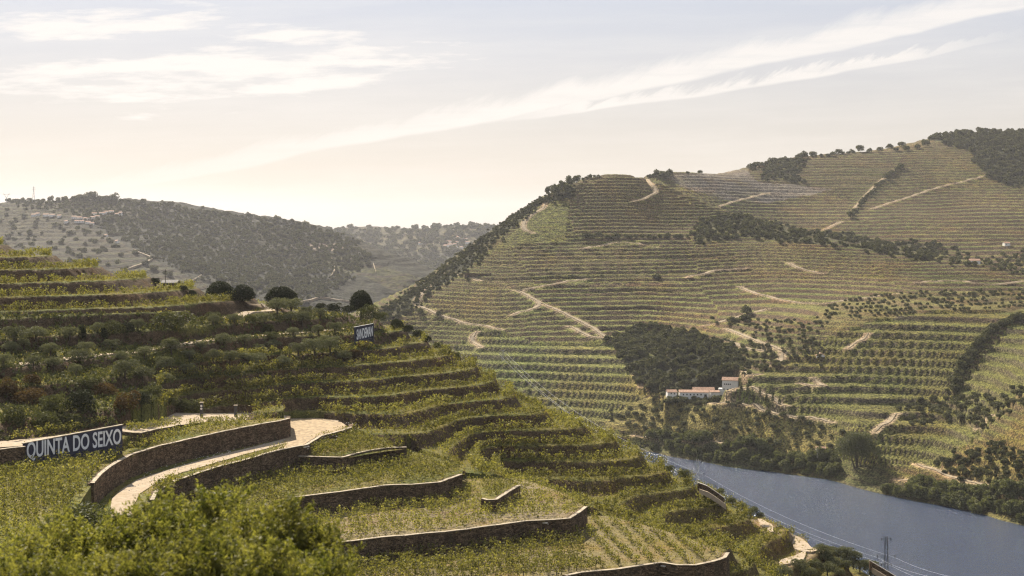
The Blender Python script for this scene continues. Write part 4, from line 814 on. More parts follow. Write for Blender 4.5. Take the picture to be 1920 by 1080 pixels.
# low scrub and grass tufts on the near hill
def tufts(name, h, poly, n, size, mat, yr=(0, 350), cluster=3, hgt=.25, cond=None):
    i_ = np.flatnonzero((inpoly(h.PX, h.PY, poly) & (h.Y > yr[0]) & (h.Y < yr[1]) & (h.PY <= h.hor+2) & (True if cond is None else cond)).ravel())
    i_ = rng.choice(i_, n); x = h.X.ravel()[i_]+rng.normal(0, .3, n); y = h.Y.ravel()[i_]+rng.normal(0, .3, n); z = h.z.ravel()[i_]
    c_ = np.repeat(np.c_[x, y, z], cluster, 0)+rng.normal(0, .18, (n*cluster, 3)); c_[:, 2] += hgt
    return tag(link(name, qmesh(name, quads(c_, size, .45, 1.2), mat)), kind='stuff')
tufts('grass', C, [(-10,470),(700,590),(900,690),(1250,870),(1640,1075),(1400,1090),(900,1000),(0,1000)], 13000, .36, M['grass'], cond=bk < .5)
tufts('scrub', C, [(-10,590),(700,590),(740,640),(640,690),(300,740),(330,780),(0,830)], 5200, .6, M['shrub'], cluster=6, hgt=.3)
tufts('scrub', C, [(300,690),(900,640),(1250,850),(1500,1010),(1480,1060),(1100,960),(800,880),(650,790)], 5200, .38, M['grass'], cluster=4, hgt=.1, cond=bk > .5)
gp = []
for nm in T:
    w_ = np.array([P(*q)[:2] for q in T[nm]]); lo, hi = w_.min(0), w_.max(0); n_ = int((hi-lo).prod()*1.0); xy = lo+rng.random((min(n_, 9000), 2))*(hi-lo); xy = xy[inpoly(xy[:, 0], xy[:, 1], [tuple(q) for q in w_])]
    rl = [tuple(P(a_, b_, -36.06)[:2]) for a_, b_ in RL]; xy = xy[~inpoly(xy[:, 0], xy[:, 1], rl)]
    hp = [tuple(P(a_, b_, -36.06)[:2]) for a_, b_ in ((500,778),(662,778),(662,806),(545,845))]
    if nm == 'road bench': xy = xy[~inpoly(xy[:, 0], xy[:, 1], hp)]
    for x, y in xy:
        h_ = BVH[nm].ray_cast(Vector((x, y, 300)), Vector((0, 0, -1)))
        if h_[0] is not None and (nm != 'wide field' or rng.random() < .55): gp.append((x, y, h_[0].z))
gp = np.repeat(np.array(gp), 2, 0); gp = gp+rng.normal(0, .2, gp.shape)*(1, 1, .2); gp[:, 2] += .1
tag(link('grass', qmesh('grass', quads(gp, .3, .5, 1.5), M['grass'])), kind='stuff'); print('tufts', len(gp))
#%%MARK3
# ------------------------------------------------------------------ trees across the river
FT = [tree_mesh(5.+.6*k_, 3.6+.7*k_, -.3, 5+k_, 420, .85, M['fartree'], 'tree', .8, np.random.default_rng(100+k_)) for k_ in range(4)]
FO = [tree_mesh(4.2, 3.4, -.2, 5, 300, .75, M['farolive'], 'olive_tree', .8, np.random.default_rng(110+k_)) for k_ in range(4)]
def poly_pts(h, poly, n, dens=None):
    poly = np.array(poly, float); lo, hi = poly.min(0), poly.max(0); p_ = lo+rng.random((n*6, 2))*(hi-lo); p_ = p_[inpoly(p_[:, 0], p_[:, 1], poly)][:n]
    p_ = p_+rng.normal(0, 5, p_.shape)*(1, .6); q_ = h.hit(p_[:, 0], p_[:, 1]); q_ = q_[~np.isnan(q_[:, 0])]; return q_[fbm(q_[:, 0]/40, q_[:, 1]/40, 2, 8) > -.5]
def thin(q_, r0):
    """drop points nearer than about r0 to one another"""
    key = np.floor(q_[:, 0]/r0)*100003+np.floor(q_[:, 1]/r0); _, ui = np.unique(key, return_index=True); return q_[np.sort(ui)]
def put_many(name, lab, cat, grp, pts, meshes, s0, s1, sink=.25):
    for k_, q_ in enumerate(pts):
        l_, g_ = (lab(q_[0]/q_[1]*F+960), None) if callable(lab) else (lab, grp)
        o = tag(link(name, meshes[k_ % len(meshes)], loc=(q_[0], q_[1], q_[2]-sink)), l_, cat, g_ or l_.replace('tree ', 'trees ', 1)); s_ = rng.uniform(s0, s1); o.scale = (s_*rng.uniform(.9, 1.15), s_*rng.uniform(.9, 1.15), s_); o.rotation_euler.z = rng.random()*6.28
def mass(name, pts, templ, s0, s1):
    """a wood that reads as one mass: instances of one tree on points"""
    if len(pts) == 0: return
    me = bpy.data.meshes.new(name); me.from_pydata([tuple(p) for p in pts-(0, 0, .4)], [], []); n_ = len(pts)
    attr(me, 'scl', rng.uniform(s0, s1, n_)); attr(me, 'rot', rng.random(n_)*6.28)
    o = tag(link(name, me), kind='stuff'); ng = bpy.data.node_groups.new(name, 'GeometryNodeTree')
    ng.interface.new_socket('Geometry', in_out='INPUT', socket_type='NodeSocketGeometry'); ng.interface.new_socket('Geometry', in_out='OUTPUT', socket_type='NodeSocketGeometry')
    N = ng.nodes; gi = N.new('NodeGroupInput'); go = N.new('NodeGroupOutput'); ip = N.new('GeometryNodeInstanceOnPoints'); oi = N.new('GeometryNodeObjectInfo'); oi.inputs['Object'].default_value = templ
    a1 = N.new('GeometryNodeInputNamedAttribute'); a1.inputs['Name'].default_value = 'scl'; a2 = N.new('GeometryNodeInputNamedAttribute'); a2.inputs['Name'].default_value = 'rot'; cx = N.new('ShaderNodeCombineXYZ')
    L = ng.links.new; mp = N.new('GeometryNodeMeshToPoints'); L(gi.outputs[0], mp.inputs[0]); L(mp.outputs[0], ip.inputs['Points']); L(oi.outputs['Geometry'], ip.inputs['Instance'])
    L(a2.outputs[0], cx.inputs[2]); L(cx.outputs[0], ip.inputs['Rotation']); L(a1.outputs[0], ip.inputs['Scale']); L(ip.outputs[0], go.inputs[0])
    md = o.modifiers.new('scatter', 'NODES'); md.node_group = ng
grove = thin(poly_pts(H, [(1262,745),(1330,752),(1375,762),(1440,780),(1500,797),(1570,806),(1590,835),(1540,840),(1440,838),(1340,825),(1240,815),(1175,800),(1140,792),(1185,762)], 1500), 6.4)
grove = grove[np.argsort(grove[:, 1])]; gi_ = grove[:230]
put_many('olive_tree', lambda px: 'olive tree on the dry slope, '+('next to the near spur' if px < 1250 else 'straight below the long white farm building' if px < 1340 else 'below the row of cypresses' if px < 1460 else 'left of the huge domed tree'), 'olive tree', 'olive trees between the white farm and the river', gi_, FO, .65, 1.15)
templO = [o for o in S.objects if o.name.startswith('olive_tree') and o.type == 'MESH'][0]
mass('olive_trees', grove[230:], templO, .75, 1.3)
orch = []
for i_ in range(44):
    for j_ in range(7):
        px = 1545+i_*9.4+j_*2.5+rng.normal(0, 1.3); py = 598-j_*7.3-(px-1545)*.062+rng.normal(0, 1)
        if inpoly(px, py, Zw['orchard']) and rng.random() < .86: orch.append((px, py))
orch = np.array(orch); oq = H.hit(orch[:, 0], orch[:, 1]); oq = oq[~np.isnan(oq[:, 0])]
put_many('olive_tree', lambda px: 'dark olive tree lined up in the orchard, '+('at its narrow left tip' if px < 1640 else 'in its left half' if px < 1730 else 'in its right half' if px < 1840 else 'by the right edge of the photo'), 'olive tree', 'olive trees in lines in the hillside orchard', oq, FO, .55, .9)
put_many('tree', 'dark round tree in the pair above the valley road', 'tree', 'dark trees above the valley road', H.hit([1376,1397,1400], [606,604,594]), FT, 1.3, 1.6)
put_many('tree', 'lone dark tree in the middle of the vines of the big hill', 'tree', None, H.hit([1231], [527]), FT, 1.5, 1.5)
put_many('tree', 'dark bush at the corner of the winding dirt road', 'tree', 'bushes beside the winding dirt road', H.hit([802,823,788], [552,592,588]), FT, .9, 1.3)
put_many('tree', 'dark tree in the line across the foot of the steep striped vineyard', 'tree', 'trees in a line under the striped vineyard', H.hit(np.arange(1092, 1300, 11.)+rng.normal(0, 3, 19), np.full(19, 447.)+rng.normal(0, 1, 19)), FT, .7, 1.3)
put_many('tree', 'dark tree of the ridge clump on the left shoulder of the big hill', 'tree', 'ridge trees on the left shoulder of the big hill', np.concatenate([H.hit([1026,1036,1046,1053,1060,1068,1078,1084,1042,1064], [368,366,364,362,360,356,350,344,372,368])]), [tree_mesh(7., 10.5, 1.5, 7, 700, 1.0, M['fartree'], 'tree', .8, np.random.default_rng(130+k_), .6) for k_ in range(3)], .8, 1.25)
put_many('shrub', 'bush on the bald top of the big hill', 'shrub', 'bushes on the top of the big hill', H.hit([1094,1100,1106,1115,1122], [338,335,334,333,333]), FT, .6, .9)
put_many('tree', 'tree beside the saddle between the two far hilltops', 'tree', 'trees at the saddle between the hilltops', H.hit([1217,1226,1232,1238,1245,1250,1256,1243], [334,333,333,334,333,334,331,337]), FT, 1.2, 2.)
sky_px = [(1290,324),(1312,323),(1410,317),(1420,313),(1430,310),(1438,308),(1446,306),(1452,302),(1458,303),(1464,303),(1470,302),(1478,301),(1486,301),(1500,296),(1508,295),(1524,294),(1540,293),(1553,292),(1560,290),(1572,289),(1580,287),(1591,287),(1598,286),(1612,283),(1622,281),(1640,278),(1652,277),(1668,276),(1690,273),(1630,284),(1650,284),(1680,281),(1700,280),(1720,277),(1736,275)]
put_many('tree', 'small tree silhouetted along the skyline of the farther hill', 'tree', 'trees along the skyline of the farther hill', np.array([q_ for q_ in H.hit([a_ for a_, _ in sky_px], [b_+2 for _, b_ in sky_px]) if not np.isnan(q_[0])]), FT, 1.1, 2.2)
hedge = np.concatenate([dense([(1922,597,0),(1890,606,0),(1868,618,0),(1845,640,0),(1826,665,0),(1808,690,0),(1795,712,0),(1792,735,0)], 3.2)[:, :2]]); hedge = hedge+rng.normal(0, 2.2, hedge.shape)
put_many('tree', 'dark round tree in the hedge line splitting the two right hand vineyards', 'tree', 'hedge trees between the right hand vineyards', (lambda a_: a_[~np.isnan(a_[:, 0])])(H.hit(hedge[:, 0], hedge[:, 1])), FT, .8, 1.35)
h2 = dense([(1690,312,0),(1668,328,0),(1650,345,0),(1632,362,0),(1618,376,0),(1605,394,0),(1592,408,0)], 5)[:, :2]+rng.normal(0, 1.6, (1, 2))
put_many('shrub', 'bush along the track climbing the farther hill', 'shrub', 'bushes along the climbing track', (lambda a_: a_[~np.isnan(a_[:, 0])])(H.hit(h2[:, 0]+3, h2[:, 1])), FT, .8, 1.9)
templT = [o for o in S.objects if o.name.startswith('tree') and o.type == 'MESH'][0]
for nm, n_, r0, s0, s1 in (('ravine', 3600, 5.0, .5, 1.8), ('gully', 900, 7., .6, 1.6), ('summitwood', 1600, 9., 1., 2.5), ('leftflank', 6000, 4.2, .35, .85)):
    mass('woodland', thin(poly_pts(H, Zw[nm], n_), r0), templT, s0, s1)
fl = [(x, y) for x, y in zip(np.linspace(725, 1025, 260), np.interp(np.linspace(725, 1025, 260), [700,800,900,1010,1030], [590,531,451,376,368]))]
q_ = H.hit([a_ for a_, _ in fl], [b_+4 for _, b_ in fl]); q_ = q_[~np.isnan(q_[:, 0])]; mass('scrub', q_+rng.normal(0, 3, q_.shape)*(1, 1, 0), templT, .4, .8)
mass('woodland', thin(poly_pts(H, [(1440,310),(1500,300),(1495,345),(1470,335),(1430,335)], 240), 7.), templT, 1., 2.)
mass('scrub', thin(poly_pts(H, [(1690,775),(1730,745),(1800,740),(1880,745),(1930,720),(1930,760),(1840,800),(1760,790),(1700,800)], 420), 5.), templO, .6, 1.2)
mass('scrub', thin(poly_pts(H, [(1740,880),(1800,850),(1870,840),(1930,860),(1930,930),(1860,905),(1800,895)], 260), 4.), templT, .5, 1.1)
mass('scrub', thin(poly_pts(H, [(1330,600),(1550,600),(1540,680),(1470,690),(1470,650),(1380,620)], 260), 6.), templO, .5, .9)
mass('scrub', thin(poly_pts(H, [(1380,705),(1300,715),(1240,738),(1350,735),(1400,700),(1470,690),(1440,650),(1330,640)], 500), 5.), templO, .6, 1.)
mass('scrub', thin(poly_pts(H, [(1700,470),(1760,490),(1850,500),(1930,520),(1930,470),(1850,490),(1790,470)], 200), 7.), templO, .7, 1.3)
# river bank trees, one by one
M['bankleaf'] = leaf_mat('bank_tree_leaf', (.07, .08, .035), (.2, .2, .09), .25, .25, .75, .15)
RB = [tree_mesh(8., 7.5, -.5, 8, 1500, .75, M['bankleaf'], 'tree', .8, np.random.default_rng(140+k_)) for k_ in range(4)]
bank = []
for px in np.r_[np.arange(1222, 1570, 7.5), np.arange(1662, 1935, 7.)]:
    D0 = np.interp(px, [b_[0] for b_ in BL], [b_[1] for b_ in BL])
    for row in range(2 if px < 1570 or px > 1700 else 1):
        D_ = D0+3+row*9+rng.uniform(-2, 3); p_ = px+rng.normal(0, 2.5); x_ = (p_-960)/F*D_; bank.append((x_, D_, float(H.zat(x_, D_))))
put_many('tree', lambda px: 'bushy green tree on the far bank, '+('where the spur hides the river' if px < 1300 else 'below the olive slope' if px < 1450 else 'between the grey hut and the huge tree' if px < 1600 else 'right after the stone landing' if px < 1760 else 'under the riverside track'), 'tree', 'trees along the far river bank', np.array(bank), RB, .4, 1.25, .6)
# the great willow
D0 = 806.; x0 = (1607-960)/F*D0; z0 = float(H.zat(x0, D0)); z0 = max(z0, .5)
cr = []
rw = np.random.default_rng(5); lobes = [(0, 0, 12.5, 8, 7), (-6.5, 1, 10, 6, 7), (6.5, 0, 10, 6, 6.5), (-3, -3, 15.5, 5.5, 5.5), (4, -2, 15, 5.5, 5.5), (-9, 0, 7.5, 4, 5), (9.5, 0, 7.5, 4, 5.), (0, -5, 8, 6, 5.5), (0, 5, 10, 7, 7)]
wr = tag(link('willow_tree', None, loc=(x0, D0, z0)), 'huge pale green domed tree at the river edge by the landing', 'tree')
link('crown', qmesh('crown', quads(crown_pts(15000, lobes, rw, .5), .62, .6, .2, rw), leaf_mat('willow_leaf', (.06, .07, .03), (.13, .135, .065), .3, .5, .6, .2)), wr)
tk = MB()
for a_, b_ in ((-4, 8), (0, 13), (4, 9), (7, 7), (-1, 10)): tk.bar((a_*.25, 0, -1.5), (a_, a_*.2, b_), .55, .2, 6)
tk.build('trunk', M['bark'], wr)
put_many('tree', 'dark tree hiding the foot of the long white farm building', 'tree', 'trees along the foot of the farm', np.array([((px_-960)/F*(FD-4), FD-4, FZ-1.8) for px_ in (1248,1257,1266,1283,1296,1309,1318,1344,1352,1361,1392,1398)]), FT, .6, 1.15)
# cypresses
CY = [qmesh('cypress_tree', quads((lambda a_: np.c_[a_[:, 0], a_[:, 1], a_[:, 2]])(crown_pts(420, [(0, 0, 3.2, .75, 3.3), (0, 0, 2., .85, 2.2)], np.random.default_rng(k_), .6)), .5, .6, .6), M['fartree']) for k_ in range(2)]
q_ = H.hit([1390,1402,1413,1425,1437,1449,1462], [746,750,754,755,761,764,767]); put_many('cypress_tree', 'slim dark cypress in the row of seven below the white farmhouse', 'cypress', 'row of seven cypresses', q_, CY, .95, 1.2)
put_many('cypress_tree', 'single dark cypress beside the small white chapel', 'cypress', None, H.hit([1524], [675]), CY, 1.0, 1.0)
# far left hill trees
gp_ = thin(poly_pts(G, [(0,378),(200,374),(420,404),(640,440),(700,490),(600,560),(420,540),(290,480),(140,400)], 6500), 8.5)
mass('woodland', gp_, templT, .7, 1.9)
mass('woodland', thin(poly_pts(G, [(0,395),(200,420),(290,480),(380,530),(300,520),(0,470)], 150), 24.), templT, 1.2, 2.4)
sk = [(x_, np.interp(x_, [0,90,180,300,420,520,600], [377,375,372,385,403,414,431])) for x_ in list(np.linspace(2, 600, 46))]
put_many('tree', 'dark tree silhouetted on the skyline of the long wooded hill', 'tree', 'skyline trees of the long wooded hill', (lambda a_: a_[~np.isnan(a_[:, 0])])(G.hit([a_ for a_, _ in sk], [b_+2 for _, b_ in sk])), FT, 1.3, 2.8)
put_many('tree', 'big crowned tree standing out on the skyline above the village', 'tree', 'tall skyline trees above the village', (lambda a_: a_[~np.isnan(a_[:, 0])])(G.hit([140,152,165,173,186,199,212], [376,376,376,376,377,378,379])), FT, 3., 4.4)
mass('woodland', thin(poly_pts(K, [(600,436),(700,430),(930,426),(900,470),(820,520),(700,470)], 900), 30.), templT, 2.5, 5.)

# ------------------------------------------------------------------ buildings
def place_root(name, lab, cat, q_, ang, grp=None): r_ = tag(link(name, None, loc=q_), lab, cat, grp); r_.rotation_euler.z = ang; return r_
def gable(m_, x0, x1, y0, y1, z, rise, over=.35, th=.22):
    ym = (y0+y1)/2; a_, b_ = x0-over, x1+over
    for y_ in (y0-over, y1+over):
        e_ = z-rise*over/(ym-y0); vs = [(a_, y_, e_), (b_, y_, e_), (b_, ym, z+rise), (a_, ym, z+rise)]; vs += [(v_[0], v_[1], v_[2]+th) for v_ in vs]
        m_.add(vs, [(0, 1, 2, 3), (4, 7, 6, 5), (0, 4, 5, 1), (1, 5, 6, 2), (2, 6, 7, 3), (3, 7, 4, 0)])
def house(name, lab, cat, q_, ang, w_, dpt, h, rise, wins, doors=(), wallm=None, grp=None):
    r_ = place_root(name, lab, cat, q_, ang, grp); m_ = MB(); m_.box(0, w_, 0, dpt, -3., h)
    for x in (0, w_): m_.add([(x, 0, h), (x, dpt, h), (x, dpt/2, h+rise)], [(0, 1, 2)])
    m_.build('wall', wallm or M['white'], r_); g2 = MB(); gable(g2, 0, w_, 0, dpt, h, rise); g2.build('roof', M['roof'], r_)
    for (x, z, a_, b_) in wins:
        f_ = MB().box(x, x+a_, -.05, .02, z, z+b_).build('window', M['dark'], r_); MB().box(x-.1, x+a_+.1, -.12, -.051, z-.12, z).build('sill', M['white'], f_)
    for (x, a_, b_, side) in doors:
        (MB().box(x, x+a_, -.06, .02, 0, b_) if side == 0 else MB().box(w_-.02, w_+.06, x, x+a_, 0, b_)).build('door', M['dark'], r_)
    return r_
q_ = PD(1354, 735.5, FD+8); q_[2] = FZ+.5; q_[2] = max(q_[2], PD(1354, 735.5, FD+8)[2])
r_ = house('white_house', 'tall white two storey farmhouse with clay roof above the river', 'house', q_, R(-14), 10.6, 7, 8., 1.7, [(1.2+1.25*k_, 5., .75, .9) for k_ in range(4)]+[(.9,1.6,.7,1.),(5.4,1.6,.7,1.),(6.9,1.6,.7,1.),(8.6,1.6,.7,1.)], [(3.2, 1.1, 2.3, 0), (1.6, 2.6, 3.4, 1)])
MB().box(10.21, 10.27, 1.8, 4.4, 5., 6.2).build('window', M['dark'], r_); MB().box(-2.6, 0, .6, 5, -2, 2.4).build('annex', M['white'], r_)
q_ = PD(1274, 746, FD+.5)
r_ = house('farm_building', 'long low white farm building with a row of small windows', 'building', q_, R(-3), 19, 8, 3.6, 1.2, [(2.2+2.3*k_, 1.7, .9, 1.) for k_ in range(6)], [(16.3, 1.6, 2.4, 0)])
q_ = PD(1252, 743, FD+2.5); house('farm_building', 'small white building with orange roof at the left end of the farm', 'building', q_, R(6), 6.2, 6, 2.6, 1.3, [(2., 1.4, .8, .9), (4.2, 1.2, .8, .8)])
q_ = PD(1300, 742.5, FD+10); house('farm_building', 'farm shed with broad orange roof behind the long white building', 'building', q_, R(-3), 14, 9, 3.0, 2.3, [])
q_ = PD(1332, 741.5, FD+6); house('farm_wing', 'low wing with flat clay roof between the shed and the tall house', 'building', q_, R(-3), 6, 6, 2.2, .8, [])
q_ = PD(1333, 747, FD-.5); r_ = place_root('retaining_wall', 'pale capped wall in front of the farm yard', 'retaining wall', q_, R(-8)); MB().box(0, 10.5, 0, .6, -3, .6).build('wall_face', M['wall'], r_); MB().box(-.1, 10.6, -.1, .7, .6, .8).build('coping', M['stone'], r_)
hq = H.hit([1536], [676])[0]; house('chapel', 'tiny white chapel with a gabled front standing alone in the vines', 'chapel', PD(1546.5, 674, hq[1]), R(84), 6, 5.4, 2.6, 1.4, [], [], None)
o = MB().box(0, 1.1, -.1, 0, 0, 2); o = o.build('door', M['dark']); o.parent = bpy.data.objects['chapel']; o.location = (.05-.1, 3.2, 0); o.rotation_euler.z = R(-90)
hq = H.hit([1540], [852])[0]; house('river_hut', 'small grey white hut among the river bank trees', 'hut', PD(1531, 850, 829.), R(-5), 5.2, 4, 2.6, .9, [(1.2, 1.2, .7, .8)], [], plain('grey_plaster', (.36, .35, .34), .9, .1)).children[1].data.materials[0] = M['stone']
hq = H.hit([1828], [494])[0]; house('red_roof_house', 'low house with orange roof at the right end of the big hill', 'house', PD(1819, 493, hq[1]), R(-5), 9, 7, 2., 1.5, [(2, .8, .8, .8)])
hq = H.hit([1886], [462])[0]; house('white_cottage', 'small white cottage on the line of trees near the right edge', 'house', PD(1884, 461, hq[1]), R(5), 6, 6, 3., 1.2, [(1.5, 1.2, .8, .9)])
hq = H.hit([895], [522])[0]; r_ = place_root('ruin', 'roofless stone ruin on the left flank of the big hill', 'ruin', PD(871, 520, hq[1]), R(2)); m_ = MB()
for a_ in ((0, 9.5, 0, .7, -3, 3.6), (0, .7, .7, 7, -3, 3.2), (8.8, 9.5, .7, 7, -3, 3.9), (.7, 8.8, 6.3, 7, -3, 3.), (9.5, 22, 1, 1.7, -3, 3.3), (22, 22.7, 1, 7, -3, 3.9), (15, 15.6, 1.7, 7, -3, 2.6)): m_.box(*a_)
m_.build('wall', M['wall'], r_)
for x in (2.5, 12, 17.5): MB().box(x, x+1.2, -.05 if x < 9 else .95, .02 if x < 9 else 1.02, 0, 2).build('doorway', M['dark'], r_)
vill = [(58,407,10),(66,406,8),(80,407,12),(92,408,12),(107,410,8),(134,412,9),(142,413,12),(155,414,14),(168,412,12),(178,411,10),(139,419,10),(148,420,10),(160,421,11),(168,423,9),(172,405,10),(186,404,13),(196,404,8),(204,403,10),(215,406,8),(222,405,7),(120,421,7),(195,445,6),(215,456,6)]
for i_, (px, py, wd) in enumerate(vill):
    q_ = G.hit([px], [py])[0]
    if np.isnan(q_[0]): continue
    w_ = wd*q_[1]/F*.85; house('village_house', '%s village house, %s' % (('white','pale','cream')[i_ % 3], 'in the cluster under the skyline trees' if px > 115 else 'in the short row near the left edge'), 'house', q_, rng.uniform(-.3, .3), w_, 7, rng.uniform(3, 5.), 1.8, [(1.2, 1.4, 1., 1.2), (w_-2.4, 1.4, 1., 1.2)], grp='village houses on the long wooded hill, %s' % ('cluster' if px > 115 else 'row'), wallm=M['white'])
for i_ in range(34):
    px = rng.normal(835, 22); py = 461+rng.normal(0, 5)+(px-835)*-.12; q_ = K.hit([px], [py])[0]
    if np.isnan(q_[0]): continue
    house('village_house', 'tiny pale house of the hazy village in the far valley', 'house', q_, rng.uniform(-.6, .6), rng.uniform(8, 15), 8, rng.uniform(4, 7), 2, [(1.5, 1.5, 1.2, 1.5)], grp='houses of the hazy village in the far valley')
# roof behind the utility pole, pole, gate posts, boat
q_ = PD(305, 536, 322); r_ = house('shed', 'grey roofed shed on the skyline behind the utility pole', 'shed', q_, R(4), 3.0, 3.5, .6, .5, [(1., .2, .4, .3)], [], M['wall'])
[c_ for c_ in r_.children if c_.name.startswith('roof')][0].data.materials[0] = plain('grey_roof', (.16, .15, .14), .9, .3)
q_ = PD(310, 540, 318); r_ = place_root('utility_pole', 'thin dark utility pole on the skyline of the near hill', 'pole', q_, 0); MB().bar((0, 0, -.5), (0, 0, 4.3), .09, .06, 6).build('post', M['wood'], r_); MB().box(-.2, .2, -.05, .05, 3.7, 3.8).build('crossarm', M['wood'], r_)
for px, py, lab, hh, lamp in ((378,775,'dark gatepost with pale round plates beside the hedge',1.9,2),(442,779,'dark post with flat top between the vines and the upper road',1.8,0),(492,772,'small post with a white box beyond the upper road',1.2,1)):
    q_ = PD(px, py, {378: 256, 442: 262, 492: 276}[px]); r_ = place_root('gatepost', lab, 'gatepost', q_, 0); MB().box(-.25, .25, -.25, .25, -.6, hh).build('post', M['darksteel'], r_); MB().box(-.36, .36, -.36, .36, hh, hh+.12).build('cap', M['coping'], r_)
    for k_ in range(lamp): MB().bar((0, -.3, hh*.45+k_*.5), (0, -.26, hh*.45+k_*.5), .2, .2, 10).build('plate', M['white'], r_)
q_ = PD(1590, 889, 0); D_ = 140*F/(889-440); q_ = np.array(((1590-960)/F*D_, D_, 0.)); r_ = place_root('river_boat', 'low dark boat moored at the landing under the huge tree', 'boat', q_, R(6)); hb_ = MB()
ring = lambda z, k_: [(-4.5*k_, 0, z+.3), (-3*k_, -.95*k_, z), (3.2*k_, -1*k_, z), (4.2*k_, 0, z), (3.2*k_, 1*k_, z), (-3*k_, .95*k_, z)]
v_ = ring(-.2, .8)+ring(.55, 1.)+ring(.5, .88)+ring(.15, .8); hb_.add(v_, [tuple(range(6))[::-1]]+[(i_+6*k_, (i_+1) % 6+6*k_, (i_+1) % 6+6*k_+6, i_+6*k_+6) for k_ in range(3) for i_ in range(6)]+[tuple(range(18, 24))]); hb_.build('hull', M['darksteel'], r_)
MB().box(-.4, 2.2, -.7, .7, .2, 1.3).build('cabin', M['white'], r_); MB().box(-.6, 2.4, -.85, .85, 1.3, 1.42).build('cabin_roof', M['navy'], r_)
D_ = 806; r_ = place_root('landing', 'pale stone landing under the huge tree at the water', 'landing', ((1612-960)/F*D_, D_-6, 0), R(8)); MB().box(-9, 7, 0, 7, -3, .9).box(-3, 12, 5, 11, -3, 2.).build('quay_wall', M['stone'], r_)

# ------------------------------------------------------------------ power line
def pylon(name, lab, q_, h, wb, mat, arms, grp=None, t=.09, kind=0):
    r_ = tag(link(name, None, loc=q_), lab, 'pylon', grp); m_ = MB(); nseg = 9; hw = lambda f_: wb*(1-.62*f_)/2
    cs = [(-1, -1), (1, -1), (1, 1), (-1, 1)]
    for cx_, cy_ in cs: m_.bar((cx_*hw(0), cy_*hw(0), -1.5), (cx_*hw(1), cy_*hw(1), h), t, t*.8, 4)
    for k_ in range(nseg):
        f0, f1 = k_/nseg, (k_+1)/nseg
        for a_ in range(4):
            A, B = cs[a_], cs[(a_+1) % 4]; A, B = (A, B) if k_ % 2 else (B, A); m_.bar((A[0]*hw(f0), A[1]*hw(f0), f0*h), (B[0]*hw(f1), B[1]*hw(f1), f1*h), t*.5, t*.5, 3)
    m_.build('tower', mat, r_); ends = []
    for z, w_ in arms:
        a_ = MB().bar((-w_, 0, h*z), (w_, 0, h*z), t*.8, t*.8, 4).bar((-w_, 0, h*z), (0, 0, h*z-1.1), t*.4, t*.4, 3).bar((w_, 0, h*z), (0, 0, h*z-1.1), t*.4, t*.4, 3).build('crossarm', mat, r_)
        for x in (-w_, w_): MB().bar((x, 0, h*z-.75), (x, 0, h*z), .17, .17, 6).build('insulator', M['dark'], a_); ends.append(np.array(q_)+(x, 0, h*z-.75))
    return ends
q1 = PD(1662, 1005, 430); g1 = float(C.zat(q1[0], 430)); h1 = q1[2]-g1
e1 = pylon('pylon', 'dark lattice pylon with crossarms in front of the river', (q1[0], 430, g1), h1, 1.9, M['darksteel'], [(.985, 1.4), (.86, 2.7), (.80, 1.5)], 'pylons of the line crossing the river', .09)
q2 = PD(1308, 861, 585); g2_ = max(float(C.zat(q2[0], 585)), 1.)
e2 = pylon('pylon', 'pale lattice pylon rising behind the spur against the water', (q2[0], 585, g2_), q2[2]-g2_, 2., M['steel'], [(.985, 1.5), (.88, 2.6), (.8, 1.5)], 'pylons of the line crossing the river', .1)
q3 = PD(943, 656, 1060); g3 = float(H.zat(q3[0], 1060)); e3 = pylon('pylon', 'faint pale pylon on the terraces of the big hill', (q3[0], 1060, q3[2]-19), 19, 2.6, M['steel'], [(.985, 1.6), (.88, 3.), (.8, 1.6)], 'pylons of the line crossing the river', .11)
def wire(a_, b_, sag, lab, r_=.02, mat='wire', grp='wires of the line over the river'):
    m_ = MB(); n_ = 24; pts = [np.array(a_)*(1-k_/n_)+np.array(b_)*(k_/n_)-(0, 0, sag*4*(k_/n_)*(1-k_/n_)) for k_ in range(n_+1)]
    for p0, p1 in zip(pts[:-1], pts[1:]): m_.bar(p0, p1, r_, r_, 3)
    return tag(m_.build('power_wire', M[mat]), lab, 'power wire', grp)
eE = PD(1800, 1090, 330)
for k_ in (2, 3, 5):
    wire(e1[k_], e2[k_], 2.5, 'thin pale wire between the dark pylon and the pale one'); wire(e2[k_], e3[k_], 9, 'thin pale wire from the pale pylon up to the big hill', .03)
    wire(e1[k_], np.array(eE)+(e1[k_]-e1[2])*(1, 1, 1), 1.2, 'thin pale wire leaving the frame below the dark pylon', .018)
def far_mast(px, py0, py1, D_, lab, vshape):
    q_ = PD(px, py1+2, D_); h = (py1-py0)*D_/F; r_ = tag(link('far_pylon', None, loc=q_), lab, 'pylon'); m_ = MB(); t_ = .5
    if vshape: m_.bar((0, 0, -2), (0, 0, h*.45), t_*1.3, t_, 4).bar((0, 0, h*.45), (-6, 0, h), t_*.8, t_*.6, 4).bar((0, 0, h*.45), (6, 0, h), t_*.8, t_*.6, 4).bar((-8, 0, h*.86), (8, 0, h*.86), t_*.6, t_*.6, 4)
    else:
        m_.bar((-2.4, 0, -2), (0, 0, h), t_, t_*.6, 4).bar((2.4, 0, -2), (0, 0, h), t_, t_*.6, 4)
        for f_ in (.2, .4, .6): m_.bar((-2.4*(1-f_), 0, f_*h), (2.4*(1-f_-.1), 0, (f_+.14)*h), t_*.5, t_*.5, 3)
    m_.build('tower', M['steel'], r_); a_ = MB()
    for f_ in (.75, .88): a_.bar((-4.5, 0, h*f_), (4.5, 0, h*f_), t_*.5, t_*.5, 4)
    if not vshape: a_.build('crossarm', M['steel'], r_)
